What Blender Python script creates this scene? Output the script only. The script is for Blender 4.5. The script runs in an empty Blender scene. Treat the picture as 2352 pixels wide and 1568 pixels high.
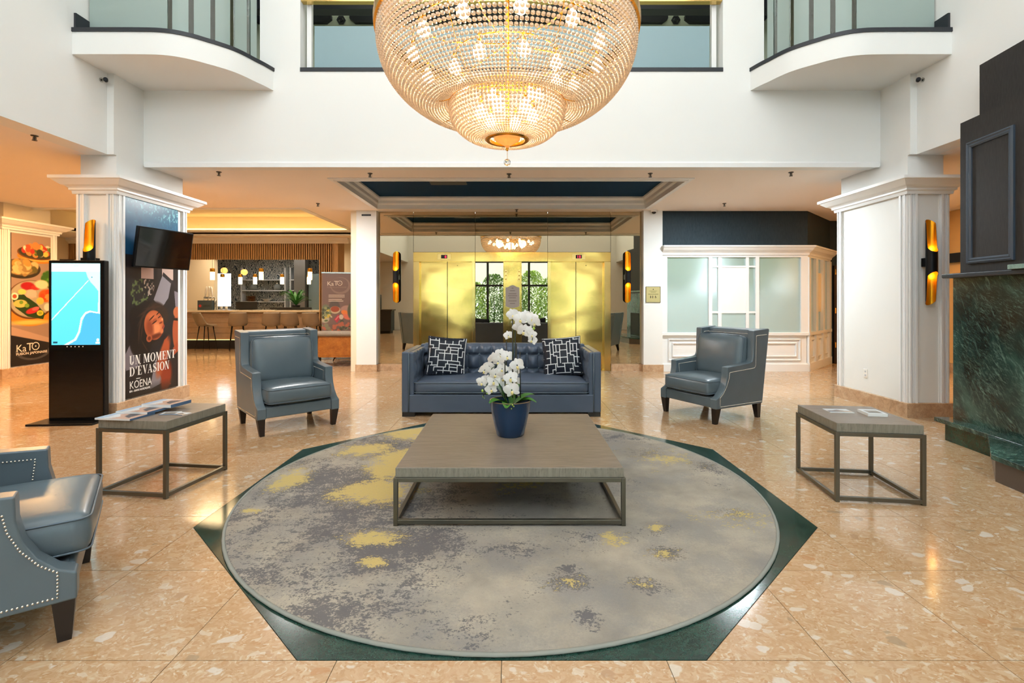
import bpy, bmesh, math, random
import numpy as np
from mathutils import Vector, Matrix
random.seed(7)
SC = bpy.context.scene
COL = SC.collection
PI = math.pi

# ------------------------------------------------------------------ camera, world, lights, exposure
cam = bpy.data.cameras.new('camera')
cam.sensor_width = 36.0
cam.lens = 1140 / 2352 * 36.0
cam.shift_y = -96 / 2352
cam.clip_start = 0.05
cam_o = bpy.data.objects.new('camera', cam)
cam_o.location = (0, 0, 1.4)
cam_o.rotation_euler = (PI / 2, 0, 0)
COL.objects.link(cam_o)
SC.camera = cam_o

wd = bpy.data.worlds.new('sky')
SC.world = wd
wd.use_nodes = True
bgn = wd.node_tree.nodes['Background']
bgn.inputs[0].default_value = (0.80, 0.90, 1.0, 1)
bgn.inputs[1].default_value = 3.6

def area(name, loc, rot, sx, sy, power, col, shape='RECTANGLE', spread=None):
    l = bpy.data.lights.new(name, 'AREA')
    l.shape = shape; l.size = sx
    if shape in ('RECTANGLE', 'ELLIPSE'): l.size_y = sy
    l.energy = power; l.color = col
    if spread: l.spread = spread
    o = bpy.data.objects.new(name, l); o.location = loc; o.rotation_euler = rot
    COL.objects.link(o); return o

def point(name, loc, power, col, r=0.05):
    l = bpy.data.lights.new(name, 'POINT'); l.energy = power; l.color = col; l.shadow_soft_size = r
    o = bpy.data.objects.new(name, l); o.location = loc; COL.objects.link(o); return o

DAY = (0.96, 0.985, 1.0)
WARM = (1.0, 0.62, 0.28)
area('top_daylight_fill', (0, 1.6, 7.85), (0, 0, 0), 7.5, 7.0, 300, DAY)  # added daylight lamp under the closed atrium ceiling; no skylight is built
area('front_daylight_fill', (0, -3.3, 6.1), (PI / 2, 0, 0), 8.6, 2.6, 235, (0.88, 0.95, 1.0))  # added daylight lamp before the solid entrance wall; no window up there
sun = bpy.data.lights.new('sun', 'SUN'); sun.energy = 2.5; sun.angle = 0.02; sun.color = (1.0, 0.95, 0.85)
sun_o = bpy.data.objects.new('sun', sun); sun_o.rotation_euler = (math.radians(-22), math.radians(12), 0); COL.objects.link(sun_o)
# recessed downlights of the ceilings; lobby and bar lamps are added fill
area('lobby_fill', (-3.5, 8.0, 3.12), (0, 0, 0), 0.5, 0.5, 110, (0.96, 0.96, 0.94), 'DISK')  # added lobby fill without a fixture, placed outside the mirrors' view
area('lobby_fill', (3.6, 8.0, 3.12), (0, 0, 0), 0.5, 0.5, 100, (0.82, 0.94, 1.0), 'DISK')  # added lobby fill, cool to offset the orange floor bounce
area('downlight_gallery', (-7.0, 4.6, 3.12), (0, 0, 0), 0.8, 0.8, 110, (1.0, 0.56, 0.21), 'DISK')
area('downlight_gallery', (-7.4, 8.2, 3.12), (0, 0, 0), 0.8, 0.8, 130, (1.0, 0.56, 0.21), 'DISK')
area('downlight_gallery', (-6.4, 11.2, 3.58), (0, 0, 0), 1.6, 1.0, 80, (1.0, 0.72, 0.38))
area('downlight_corridor', (7.4, 7.8, 3.12), (0, 0, 0), 0.7, 0.7, 75, WARM, 'DISK')
area('downlight_upper_hall', (0, 7.8, 7.0), (0, 0, 0), 6.0, 0.8, 14, (1.0, 0.93, 0.78))
area('downlight_restaurant', (-8.2, 17.3, 3.05), (0, 0, 0), 2.5, 1.5, 120, (1.0, 0.95, 0.88))
area('bar_fill', (-7.5, 14.75, 2.95), (0, 0, 0), 4.0, 0.4, 70, (1.0, 0.80, 0.54))  # lamp added to brighten the bar, no fixture built

SC.view_settings.view_transform = 'Standard'
SC.view_settings.look = 'None'
SC.view_settings.exposure = 0.13
SC.view_settings.gamma = 1.0
SC.view_settings.use_curve_mapping = False
cy = SC.cycles
cy.use_denoising = True
cy.max_bounces = 7; cy.diffuse_bounces = 3; cy.glossy_bounces = 4; cy.transmission_bounces = 4
cy.use_adaptive_sampling = True; cy.adaptive_threshold = 0.13; cy.adaptive_min_samples = 12
cy.transparent_max_bounces = 8
cy.caustics_reflective = False; cy.caustics_refractive = False
cy.sample_clamp_indirect = 4.0
cy.blur_glossy = 0.5

# ------------------------------------------------------------------ helpers
def lin(h):
    h = h.lstrip('#'); c = [int(h[i:i + 2], 16) / 255 for i in (0, 2, 4)]
    return tuple(((x / 12.92) if x <= 0.04045 else ((x + 0.055) / 1.055) ** 2.4) for x in c)

class NT:
    def __init__(s, m):
        m.use_nodes = True
        s.t = m.node_tree; s.b = s.t.nodes['Principled BSDF']; s.out = s.t.nodes['Material Output']
    def n(s, typ, props=None, **inp):
        nd = s.t.nodes.new(typ)
        for k, v in (props or {}).items(): setattr(nd, k, v)
        for k, v in inp.items():
            sock = nd.inputs[int(k[1:])] if (k[0] == 'i' and k[1:].isdigit()) else nd.inputs[k.replace('_', ' ')]
            s.put(sock, v)
        return nd
    def put(s, sock, v):
        if isinstance(v, bpy.types.NodeSocket): s.t.links.new(v, sock)
        elif isinstance(v, bpy.types.Node): s.t.links.new(v.outputs[0], sock)
        else:
            if isinstance(v, (tuple, list)) and sock.type == 'RGBA' and len(v) == 3: v = (*v, 1)
            sock.default_value = v
    def math(s, op, a, b=None, c=None, clamp=False):
        kw = {'i0': a}
        if b is not None: kw['i1'] = b
        if c is not None: kw['i2'] = c
        return s.n('ShaderNodeMath', {'operation': op, 'use_clamp': clamp}, **kw).outputs[0]
    def vmath(s, op, a, b=None):
        kw = {'i0': a}
        if b is not None: kw['i1'] = b
        nd = s.n('ShaderNodeVectorMath', {'operation': op}, **kw)
        return nd.outputs['Value'] if op in ('LENGTH', 'DISTANCE', 'DOT_PRODUCT') else nd.outputs[0]
    def scale(s, v, f):
        nd = s.t.nodes.new('ShaderNodeVectorMath'); nd.operation = 'SCALE'
        s.put(nd.inputs[0], v); s.put(nd.inputs[3], f); return nd.outputs[0]
    def mix(s, f, a, b, mode='MIX'):
        nd = s.t.nodes.new('ShaderNodeMix'); nd.data_type = 'RGBA'; nd.blend_type = mode
        s.put(nd.inputs[0], f); s.put(nd.inputs[6], a); s.put(nd.inputs[7], b); return nd.outputs[2]
    def ramp(s, f, stops, interp='LINEAR'):
        nd = s.t.nodes.new('ShaderNodeValToRGB'); s.put(nd.inputs[0], f)
        e = nd.color_ramp.elements; nd.color_ramp.interpolation = interp
        while len(e) < len(stops): e.new(0.5)
        for k, (p, c) in enumerate(stops):
            e[k].position = p; e[k].color = (*c, 1) if len(c) == 3 else c
        return nd.outputs[0]
    def pos(s): return s.n('ShaderNodeNewGeometry').outputs['Position']
    def obj(s): return s.n('ShaderNodeTexCoord').outputs['Object']
    def noise(s, v, scale, detail=3, rough=0.5, dist=0.0):
        return s.n('ShaderNodeTexNoise', Vector=v, Scale=scale, Detail=detail, Roughness=rough, Distortion=dist).outputs[0]
    def bump(s, h, strength=0.2, dist=0.01):
        b = s.n('ShaderNodeBump', Height=h, Strength=strength, Distance=dist)
        s.t.links.new(b.outputs[0], s.b.inputs['Normal'])
    def set(s, **k):
        for a, v in k.items(): s.put(s.b.inputs[a.replace('_', ' ')], v)

def mat(name, col, rough=0.5, metal=0.0, spec=None, emit=None, es=0.0, coat=0.0):
    m = bpy.data.materials.new(name); nt = NT(m)
    if isinstance(col, str): col = lin(col)
    nt.set(Base_Color=col, Roughness=rough, Metallic=metal)
    if spec is not None: nt.set(Specular_IOR_Level=spec)
    if coat: nt.set(Coat_Weight=coat, Coat_Roughness=0.1)
    if emit:
        nt.set(Emission_Color=lin(emit) if isinstance(emit, str) else emit, Emission_Strength=es)
    return m

class MB:
    """collects shapes and builds them as ONE mesh object"""
    def __init__(s): s.v = []; s.f = []; s.m = []
    def add(s, vs, fs, M=None, mi=0):
        o = len(s.v)
        if M is not None: vs = [M @ Vector(p) for p in vs]
        s.v.extend([tuple(p) for p in vs]); s.f.extend([tuple(i + o for i in f) for f in fs]); s.m.extend([mi] * len(fs))
        return s
    def box(s, x0, x1, y0, y1, z0, z1, M=None, mi=0):
        vs = [(x0, y0, z0), (x1, y0, z0), (x1, y1, z0), (x0, y1, z0), (x0, y0, z1), (x1, y0, z1), (x1, y1, z1), (x0, y1, z1)]
        return s.add(vs, [(3, 2, 1, 0), (4, 5, 6, 7), (0, 1, 5, 4), (1, 2, 6, 5), (2, 3, 7, 6), (3, 0, 4, 7)], M, mi)
    def prism(s, poly, z0, z1, M=None, mi=0, axis='z'):
        n = len(poly)
        a = sum(poly[i][0] * poly[(i + 1) % n][1] - poly[(i + 1) % n][0] * poly[i][1] for i in range(n))
        if a < 0: poly = poly[::-1]
        vs = [(p[0], p[1], z0) for p in poly] + [(p[0], p[1], z1) for p in poly]
        if axis == 'x': vs = [(c, a_, b) for a_, b, c in vs]
        if axis == 'y': vs = [(a_, c, b) for a_, b, c in vs]
        fs = [tuple(range(n))[::-1], tuple(range(n, 2 * n))] + [(i, (i + 1) % n, (i + 1) % n + n, i + n) for i in range(n)]
        return s.add(vs, fs, M, mi)
    def frustum(s, a, b, M=None, mi=0):
        """a, b: (x0,x1,y0,y1,z) bottom and top rectangles"""
        vs = []
        for (x0, x1, y0, y1, z) in (a, b): vs += [(x0, y0, z), (x1, y0, z), (x1, y1, z), (x0, y1, z)]
        return s.add(vs, [(3, 2, 1, 0), (4, 5, 6, 7), (0, 1, 5, 4), (1, 2, 6, 5), (2, 3, 7, 6), (3, 0, 4, 7)], M, mi)
    def lathe(s, prof, n=32, M=None, mi=0, cap=True, closed=False):
        vs = []; fs = []
        for (r, z) in prof:
            for k in range(n): vs.append((r * math.cos(2 * PI * k / n), r * math.sin(2 * PI * k / n), z))
        L = len(prof)
        for i in range(L - 1 + (1 if closed else 0)):
            j = (i + 1) % L
            for k in range(n):
                k2 = (k + 1) % n; fs.append((i * n + k, i * n + k2, j * n + k2, j * n + k))
        if cap and not closed:
            if prof[0][0] > 1e-5: fs.append(tuple(range(n))[::-1])
            if prof[-1][0] > 1e-5: fs.append(tuple((L - 1) * n + k for k in range(n)))
        return s.add(vs, fs, M, mi)
    def tube(s, pts, r, n=8, M=None, mi=0, closed=False, cap=True):
        pts = [Vector(p) for p in pts]; L = len(pts)
        rs = r if isinstance(r, (list, tuple)) else [r] * L
        vs = []; fs = []; prev = None
        for i, p in enumerate(pts):
            if closed: t = pts[(i + 1) % L] - pts[i - 1]
            else: t = (pts[min(i + 1, L - 1)] - pts[max(i - 1, 0)])
            t.normalize()
            if prev is None:
                a = Vector((0, 0, 1)) if abs(t.z) < 0.9 else Vector((1, 0, 0))
                x = t.cross(a).normalized()
            else: x = (prev - t * prev.dot(t)).normalized()
            prev = x; y = t.cross(x)
            for k in range(n):
                an = 2 * PI * k / n; vs.append(p + (x * math.cos(an) + y * math.sin(an)) * rs[i])
        for i in range(L - 1 + (1 if closed else 0)):
            j = (i + 1) % L
            for k in range(n):
                k2 = (k + 1) % n; fs.append((i * n + k, i * n + k2, j * n + k2, j * n + k))
        if cap and not closed:
            fs.append(tuple(range(n))[::-1]); fs.append(tuple((L - 1) * n + k for k in range(n)))
        return s.add(vs, fs, M, mi)
    def bar(s, a, b, w, h, M=None, mi=0):
        """square bar from a to b (any direction)"""
        a = Vector(a); b = Vector(b); t = (b - a).normalized()
        up = Vector((0, 0, 1)) if abs(t.z) < 0.9 else Vector((0, 1, 0))
        x = t.cross(up).normalized() * (w / 2); y = x.cross(t).normalized() * (h / 2)
        vs = [a - x - y, a + x - y, a + x + y, a - x + y, b - x - y, b + x - y, b + x + y, b - x + y]
        return s.add(vs, [(3, 2, 1, 0), (4, 5, 6, 7), (0, 1, 5, 4), (1, 2, 6, 5), (2, 3, 7, 6), (3, 0, 4, 7)], M, mi)
    def ring(s, rect, prof, M=None, mi=0, closed=True):
        """moulding swept round a rectangle; prof: (offset outwards, z)"""
        x0, x1, y0, y1 = rect; vs = []; fs = []; L = len(prof)
        for o, z in prof: vs += [(x0 - o, y0 - o, z), (x1 + o, y0 - o, z), (x1 + o, y1 + o, z), (x0 - o, y1 + o, z)]
        for i in range(L - 1 + (1 if closed else 0)):
            j = (i + 1) % L
            for k in range(4):
                k2 = (k + 1) % 4; fs.append((i * 4 + k, i * 4 + k2, j * 4 + k2, j * 4 + k))
        return s.add(vs, fs, M, mi)
    def strip(s, path, prof, M=None, mi=0, cap=True):
        """profile (offset to the right of the path, z) swept along an open xy path with mitres"""
        P = [Vector((p[0], p[1])) for p in path]; n = len(P); L = len(prof); vs = []; fs = []
        for i in range(n):
            if i == 0: d = (P[1] - P[0]).normalized(); nn = Vector((d.y, -d.x)); sc = 1
            elif i == n - 1: d = (P[-1] - P[-2]).normalized(); nn = Vector((d.y, -d.x)); sc = 1
            else:
                a = (P[i] - P[i - 1]).normalized(); b = (P[i + 1] - P[i]).normalized()
                n1 = Vector((a.y, -a.x)); n2 = Vector((b.y, -b.x)); nn = (n1 + n2).normalized(); sc = 1 / max(0.3, nn.dot(n1))
            for o, z in prof: q = P[i] + nn * (o * sc); vs.append((q.x, q.y, z))
        for i in range(n - 1):
            for k in range(L):
                k2 = (k + 1) % L; fs.append((i * L + k, (i + 1) * L + k, (i + 1) * L + k2, i * L + k2))
        if cap: fs.append(tuple(range(L))); fs.append(tuple((n - 1) * L + k for k in range(L))[::-1])
        return s.add(vs, fs, M, mi)
    def grid(s, fn, nu, nv, M=None, mi=0, flip=False):
        vs = [fn(i / nu, j / nv) for j in range(nv + 1) for i in range(nu + 1)]; fs = []
        for j in range(nv):
            for i in range(nu):
                a = j * (nu + 1) + i; q = (a, a + 1, a + nu + 2, a + nu + 1); fs.append(q[::-1] if flip else q)
        return s.add(vs, fs, M, mi)
    def mesh(s, name, mats, smooth=False, fix=True):
        me = bpy.data.meshes.new(name); me.from_pydata(s.v, [], s.f)
        if not isinstance(mats, (list, tuple)): mats = [mats]
        for m in mats: me.materials.append(m)
        if len(mats) > 1: me.polygons.foreach_set('material_index', s.m)
        if fix:
            bm = bmesh.new(); bm.from_mesh(me); bmesh.ops.recalc_face_normals(bm, faces=bm.faces); bm.to_mesh(me); bm.free()
        if smooth:
            me.polygons.foreach_set('use_smooth', [True] * len(me.polygons))
            if isinstance(smooth, (int, float)) and smooth is not True: me.set_sharp_from_angle(angle=math.radians(smooth))
        me.update(); return me
    def build(s, name, mats, parent=None, smooth=False, bevel=0, seg=2, M=None, fix=True):
        o = bpy.data.objects.new(name, s.mesh(name, mats, smooth, fix)); COL.objects.link(o)
        if M is not None: o.matrix_world = M
        if parent is not None: o.parent = parent
        if bevel:
            b = o.modifiers.new('edge', 'BEVEL'); b.width = bevel; b.segments = seg; b.limit_method = 'ANGLE'
            b.angle_limit = math.radians(35)
            if not smooth: o.data.polygons.foreach_set('use_smooth', [True] * len(o.data.polygons))
            b.harden_normals = True
        return o

def tag(o, label, cat=None, group=None, kind=None):
    o['label'] = label
    if cat: o['category'] = cat
    if group: o['group'] = group
    if kind: o['kind'] = kind
    return o

def empty(name, loc=(0, 0, 0), rz=0.0):
    o = bpy.data.objects.new(name, None); o.location = loc; o.rotation_euler = (0, 0, rz)
    o.empty_display_size = 0.1; COL.objects.link(o); return o

def copy_tree(o, parent=None):
    c = o.copy(); COL.objects.link(c)
    if parent is not None: c.parent = parent
    for ch in list(o.children): copy_tree(ch, c)
    return c

def T(x, y, z): return Matrix.Translation((x, y, z))
def R(a, ax): return Matrix.Rotation(a, 4, ax)

def cushion(sx, sy, sz, r, bulge=0.03, n=14, nz=6, topflat=False):
    """soft box: rounded edges and a crowned top and bottom; centred"""
    mb = MB(); hx, hy, hz = sx / 2, sy / 2, sz / 2
    def warp(p):
        x, y, z = p
        q = Vector((max(-hx + r, min(hx - r, x)), max(-hy + r, min(hy - r, y)), max(-hz + r, min(hz - r, z))))
        d = Vector(p) - q
        if d.length > 1e-9: q = q + d.normalized() * r
        bx = max(0, 1 - (q.x / hx) ** 2); by = max(0, 1 - (q.y / hy) ** 2); bz = max(0, 1 - (q.z / hz) ** 2)
        k = (q.z / hz)
        q.z += bulge * k * (bx ** 0.6) * (by ** 0.6)
        q.x += 0.35 * bulge * (q.x / hx) * bz * by; q.y += 0.35 * bulge * (q.y / hy) * bz * bx
        return q
    def lim(t): return -math.cos(t * PI) * 0.5 * 0.35 + (t - 0.5) * 0.65
    for sgn in (-1, 1):
        mb.grid(lambda u, v: warp((lim(u) * sx, lim(v) * sy, sgn * hz)), n, n, flip=sgn < 0)
        mb.grid(lambda u, v: warp((lim(u) * sx, sgn * hy, lim(v) * sz)), n, nz, flip=sgn > 0)
        mb.grid(lambda u, v: warp((sgn * hx, lim(u) * sy, lim(v) * sz)), n, nz, flip=sgn < 0)
    return mb

def weld(o, d=1e-5):
    bm = bmesh.new(); bm.from_mesh(o.data); bmesh.ops.remove_doubles(bm, verts=bm.verts, dist=d)
    bmesh.ops.recalc_face_normals(bm, faces=bm.faces); bm.to_mesh(o.data); bm.free()
    o.data.polygons.foreach_set('use_smooth', [True] * len(o.data.polygons)); return o

def rrect(hx, hy, r, n=6):
    pts = []
    for cx, cyy, a0 in ((hx - r, hy - r, 0), (-hx + r, hy - r, 90), (-hx + r, -hy + r, 180), (hx - r, -hy + r, 270)):
        for k in range(n + 1):
            a = math.radians(a0 + 90 * k / n); pts.append((cx + r * math.cos(a), cyy + r * math.sin(a)))
    return pts

def text(name, body, size, M, m, parent, align='LEFT', ext=0.0006, xs=1.0, bold=0.0, space=1.0):
    cu = bpy.data.curves.new(name, 'FONT'); cu.body = body; cu.size = size; cu.align_x = align
    cu.extrude = ext; cu.offset = bold; cu.space_character = space; cu.resolution_u = 3
    tmp = bpy.data.objects.new(name, cu); COL.objects.link(tmp)
    me = bpy.data.meshes.new_from_object(tmp.evaluated_get(bpy.context.evaluated_depsgraph_get()))
    bpy.data.objects.remove(tmp); bpy.data.curves.remove(cu)
    me.materials.clear(); me.materials.append(m)
    me.transform(Matrix.Diagonal((xs, 1, 1, 1)))
    o = bpy.data.objects.new(name, me); COL.objects.link(o); o.parent = parent; o.matrix_basis = M; return o

# ------------------------------------------------------------------ painted prints (posters, screens): colours on a fine flat grid
class Print:
    def __init__(s, w, h, nx, ny, base):
        s.w, s.h, s.nx, s.ny = w, h, nx, ny
        gx, gy = np.meshgrid(np.linspace(0, 1, nx + 1), np.linspace(0, 1, ny + 1)); s.x = gx; s.y = gy
        s.c = np.ones((ny + 1, nx + 1, 3)) * np.array(base); s.rng = np.random.default_rng(3)
    def blend(s, a, col):
        a = np.clip(a, 0, 1)[..., None]; s.c = s.c * (1 - a) + np.array(col) * a
    def ell(s, cx, cyy, rx, ry, col, soft=0.08, rot=0.0, alpha=1.0):
        asp = s.h / s.w; dx = (s.x - cx); dy = (s.y - cyy) * asp; ry = ry * asp
        c, q = math.cos(rot), math.sin(rot); a = dx * c + dy * q; b = -dx * q + dy * c
        d = np.sqrt((a / rx) ** 2 + (b / ry) ** 2); s.blend(alpha * np.clip((1 - d) / soft + 0.5, 0, 1), col)
    def poly(s, pts, col, alpha=1.0):
        ins = np.zeros_like(s.x, bool); n = len(pts)
        for i in range(n):
            (x1, y1), (x2, y2) = pts[i], pts[(i + 1) % n]
            if y1 == y2: continue
            cond = ((y1 > s.y) != (y2 > s.y)) & (s.x < (x2 - x1) * (s.y - y1) / (y2 - y1) + x1); ins ^= cond
        s.blend(ins * alpha, col)
    def noise(s, cells, seed=0):
        rg = np.random.default_rng(seed); cx, cyy = cells; g = rg.random((cyy + 2, cx + 2))
        fx = s.x * cx; fy = s.y * cyy; ix = fx.astype(int); iy = fy.astype(int); tx = fx - ix; ty = fy - iy
        tx = tx * tx * (3 - 2 * tx); ty = ty * ty * (3 - 2 * ty)
        return (g[iy, ix] * (1 - tx) * (1 - ty) + g[iy, ix + 1] * tx * (1 - ty) + g[iy + 1, ix] * (1 - tx) * ty + g[iy + 1, ix + 1] * tx * ty)
    def build(s, name, M, parent, m):
        nx, ny = s.nx, s.ny
        xs = (s.x * s.w).ravel(); ys = (s.y * s.h).ravel(); N = (nx + 1) * (ny + 1)
        co = np.stack([xs, ys, np.zeros(N)], 1)
        ii = np.arange(nx * ny); r, c = ii // nx, ii % nx; a = r * (nx + 1) + c
        fs = np.stack([a, a + 1, a + nx + 2, a + nx + 1], 1)
        me = bpy.data.meshes.new(name); me.from_pydata(co.tolist(), [], fs.tolist())
        at = me.color_attributes.new('print', 'FLOAT_COLOR', 'POINT')
        sr = np.clip(s.c, 0, 1).reshape(-1, 3)
        li = np.where(sr <= 0.04045, sr / 12.92, ((sr + 0.055) / 1.055) ** 2.4)
        at.data.foreach_set('color', np.concatenate([li, np.ones((N, 1))], 1).ravel())
        me.materials.append(m); o = bpy.data.objects.new(name, me); COL.objects.link(o)
        o.parent = parent; o.matrix_basis = M; return o

def print_mat(name, rough=0.35, emit=0.0):
    m = bpy.data.materials.new(name); nt = NT(m)
    a = nt.n('ShaderNodeAttribute', {'attribute_name': 'print'}).outputs['Color']
    nt.set(Roughness=rough)
    if emit: nt.set(Base_Color=(0.01, 0.01, 0.01), Emission_Color=a, Emission_Strength=emit)
    else: nt.set(Base_Color=a)
    return m
# ------------------------------------------------------------------ materials
def m_wall(name, col, rough=0.6):
    m = bpy.data.materials.new(name); nt = NT(m); p = nt.pos()
    f = nt.noise(p, 0.8, 3)
    nt.set(Base_Color=nt.mix(f, lin(col), tuple(c * 0.94 for c in lin(col))), Roughness=rough)
    nt.bump(nt.noise(p, 160, 2), 0.04, 0.002); return m
M_WHITE = m_wall('white_paint', 'F0F1EE')
M_TRIM = m_wall('white_trim_paint', 'F2F3F2', 0.35)
M_CREAM = m_wall('cream_paint', 'F0E2C6')
M_CEIL = m_wall('ceiling_paint', 'FAF2EA', 0.8)
M_SLOT = mat('dark_slot', '15171A', 0.6)
M_BLACK = mat('black_metal', '17191C', 0.35, 0.6)
M_BLACKM = mat('black_trim', '23272E', 0.45)
M_NAVY = mat('navy_ceiling', '07304F', 0.7, spec=0.08)
M_DULL = mat('dull_metal', '55534E', 0.4, 0.7)
M_CHROME = mat('chrome', 'B8B8B4', 0.2, 1.0)
M_GROUT = mat('grout', '6B5A44', 0.8)

def m_wallpaper(c1, c2):
    m = bpy.data.materials.new('dark_woven_wallpaper'); nt = NT(m); p = nt.pos()
    s = nt.vmath('MULTIPLY', p, (1, 1, 0.12))
    f = nt.noise(s, 120, 2); g = nt.noise(p, 2.0, 2)
    c = nt.mix(f, lin(c1), lin(c2)); c = nt.mix(nt.math('MULTIPLY', g, 0.35), c, lin('262A2D'))
    nt.set(Base_Color=c, Roughness=0.6, Specular_IOR_Level=0.2); nt.bump(f, 0.2, 0.002); return m
M_WPAPER = m_wallpaper('1B2A33', '37464E')
M_CHIMNEY = m_wallpaper('2A2827', '474341')

def m_floor():
    m = bpy.data.materials.new('polished_agglomerate_marble'); nt = NT(m)
    p = nt.pos()
    rnd = nt.n('ShaderNodeObjectInfo').outputs['Random']
    off = nt.n('ShaderNodeCombineXYZ', X=nt.math('MULTIPLY', rnd, 53.0), Y=nt.math('MULTIPLY', rnd, 91.0), Z=0.0).outputs[0]
    p = nt.vmath('ADD', p, off)
    p = nt.vmath('MULTIPLY', p, (1.0, 1.25, 1.0))
    wob = nt.n('ShaderNodeTexNoise', Vector=p, Scale=7.0, Detail=3.0).outputs['Color']
    p2 = nt.vmath('ADD', p, nt.scale(nt.vmath('SUBTRACT', wob, (0.5, 0.5, 0.5)), 0.16))
    def chips(sc):
        v = nt.n('ShaderNodeTexVoronoi', Vector=p2, Scale=sc)
        return nt.n('ShaderNodeSeparateColor', i0=v.outputs['Color']).outputs, v.outputs['Distance']
    (a, b, c), d1 = chips(11.0)
    (a2, b2, c2), d2 = chips(30.0)
    (a3, b3, c3), d3 = chips(85.0)
    base = nt.ramp(a2, [(0.0, lin('D0A577')), (0.30, lin('D8B086')), (0.55, lin('CB9F70')), (0.74, lin('E0C19A')), (0.88, lin('C6925E')), (0.95, lin('E8D4B8'))], 'CONSTANT')
    fine = nt.ramp(a3, [(0.0, lin('CDA274')), (0.4, lin('D9B48A')), (0.74, lin('C29060')), (0.9, lin('E6CFAE'))], 'CONSTANT')
    col = nt.mix(nt.math('MULTIPLY_ADD', nt.math('GREATER_THAN', b2, 0.5), 0.45, 0.35), base, fine)
    big = nt.ramp(a, [(0.0, lin('EBDCC6')), (0.26, lin('DEB88A')), (0.45, lin('EFE4D2')), (0.62, lin('C88C56')), (0.74, lin('BC9068')), (0.84, lin('A68C6C')), (0.9, lin('ECDFC9'))], 'CONSTANT')
    edge = nt.ramp(nt.math('SUBTRACT', nt.math('MULTIPLY_ADD', c, 0.30, 0.16), d1), [(0.0, (0, 0, 0)), (0.06, (1, 1, 1))])
    mask = nt.math('MULTIPLY', nt.math('GREATER_THAN', b, 0.52), edge)
    col = nt.mix(nt.math('MULTIPLY', mask, 0.75), col, big)
    cloud = nt.noise(p, 3.0, 3)
    col = nt.mix(nt.math('MULTIPLY', cloud, 0.42), col, lin('D0A67C'))
    speck = nt.math('GREATER_THAN', nt.noise(p, 120, 2, 0.6), 0.72)
    col = nt.mix(nt.math('MULTIPLY', speck, 0.5), col, lin('8A5F38'))
    nt.set(Base_Color=nt.mix(1.0, col, (0.80, 0.845, 0.91), 'MULTIPLY'), Roughness=nt.math('MULTIPLY_ADD', cloud, 0.10, 0.07), Specular_IOR_Level=0.55)
    return m
M_FLOOR = m_floor()

def m_marble(name, dark, mid, vein, sc=1.6, rough=0.15, veins=0.06, brown=None, streak=(1.0, 1.0, 0.7)):
    m = bpy.data.materials.new(name); nt = NT(m); p = nt.pos()
    w = nt.n('ShaderNodeTexNoise', Vector=p, Scale=sc * 2.0, Detail=5.0).outputs['Color']
    q = nt.vmath('ADD', p, nt.scale(nt.vmath('SUBTRACT', w, (0.5, 0.5, 0.5)), 0.9))
    cl = nt.noise(q, sc, 6, 0.6)
    col = nt.ramp(cl, [(0.3, lin(dark)), (0.62, lin(mid))])
    if brown:
        col = nt.mix(nt.ramp(nt.noise(p, 1.7, 3), [(0.5, (0, 0, 0)), (0.68, (1, 1, 1))]), col, lin(brown))
    qs = nt.vmath('MULTIPLY', nt.n('ShaderNodeVectorRotate', {'rotation_type': 'X_AXIS'}, Vector=q, Angle=0.6).outputs[0], streak)
    v = nt.noise(qs, sc * 5, 5, 0.6)
    vv = nt.math('ABSOLUTE', nt.math('SUBTRACT', v, 0.5))
    vm = nt.ramp(vv, [(0.0, (1, 1, 1)), (veins, (0, 0, 0))])
    vm = nt.math('MULTIPLY', vm, nt.ramp(nt.noise(p, sc * 1.2, 2), [(0.38, (0.15,) * 3), (0.65, (1, 1, 1))]))
    col = nt.mix(nt.math('MULTIPLY', vm, 0.75), col, lin(vein))
    nt.set(Base_Color=col, Roughness=rough); return m
M_GREEN = m_marble('dark_green_marble', '0E231D', '1C3B32', '3C6155', 5.0, 0.14, 0.05)
def m_fire():
    m = bpy.data.materials.new('green_veined_marble'); nt = NT(m); p = nt.pos()
    patch = nt.noise(p, 1.6, 5, 0.6, 0.6)
    col = nt.ramp(patch, [(0.34, lin('141E1F')), (0.52, lin('27403C')), (0.68, lin('44685E'))])
    col = nt.mix(nt.ramp(nt.noise(p, 1.1, 3), [(0.52, (0, 0, 0)), (0.66, (0.8, 0.8, 0.8))]), col, lin('3C3226'))
    for ang, sc, th, k in ((0.75, 9.0, 0.62, 0.42), (1.15, 15.0, 0.62, 0.38), (0.35, 5.0, 0.66, 0.55)):
        r = nt.n('ShaderNodeVectorRotate', {'rotation_type': 'X_AXIS'}, Vector=p, Angle=ang).outputs[0]
        st = nt.vmath('MULTIPLY', r, (2.0, 5.0, 1.0))
        v = nt.ramp(nt.noise(st, sc, 5, 0.72, 0.8), [(th - 0.09, (0, 0, 0)), (th + 0.05, (1, 1, 1))])
        v = nt.math('MULTIPLY', v, nt.ramp(nt.noise(p, 2.3 + ang, 3), [(0.38, (0.1,) * 3), (0.62, (1, 1, 1))]))
        col = nt.mix(nt.math('MULTIPLY', v, k), col, lin('8FB8A8'))
    nt.set(Base_Color=col, Roughness=0.16); return m
M_FIRE = m_fire()
M_BASE = m_marble('brown_marble_skirting', 'A5805E', 'C7A27E', 'DEC6A8', 5.0, 0.25, 0.08)

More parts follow.
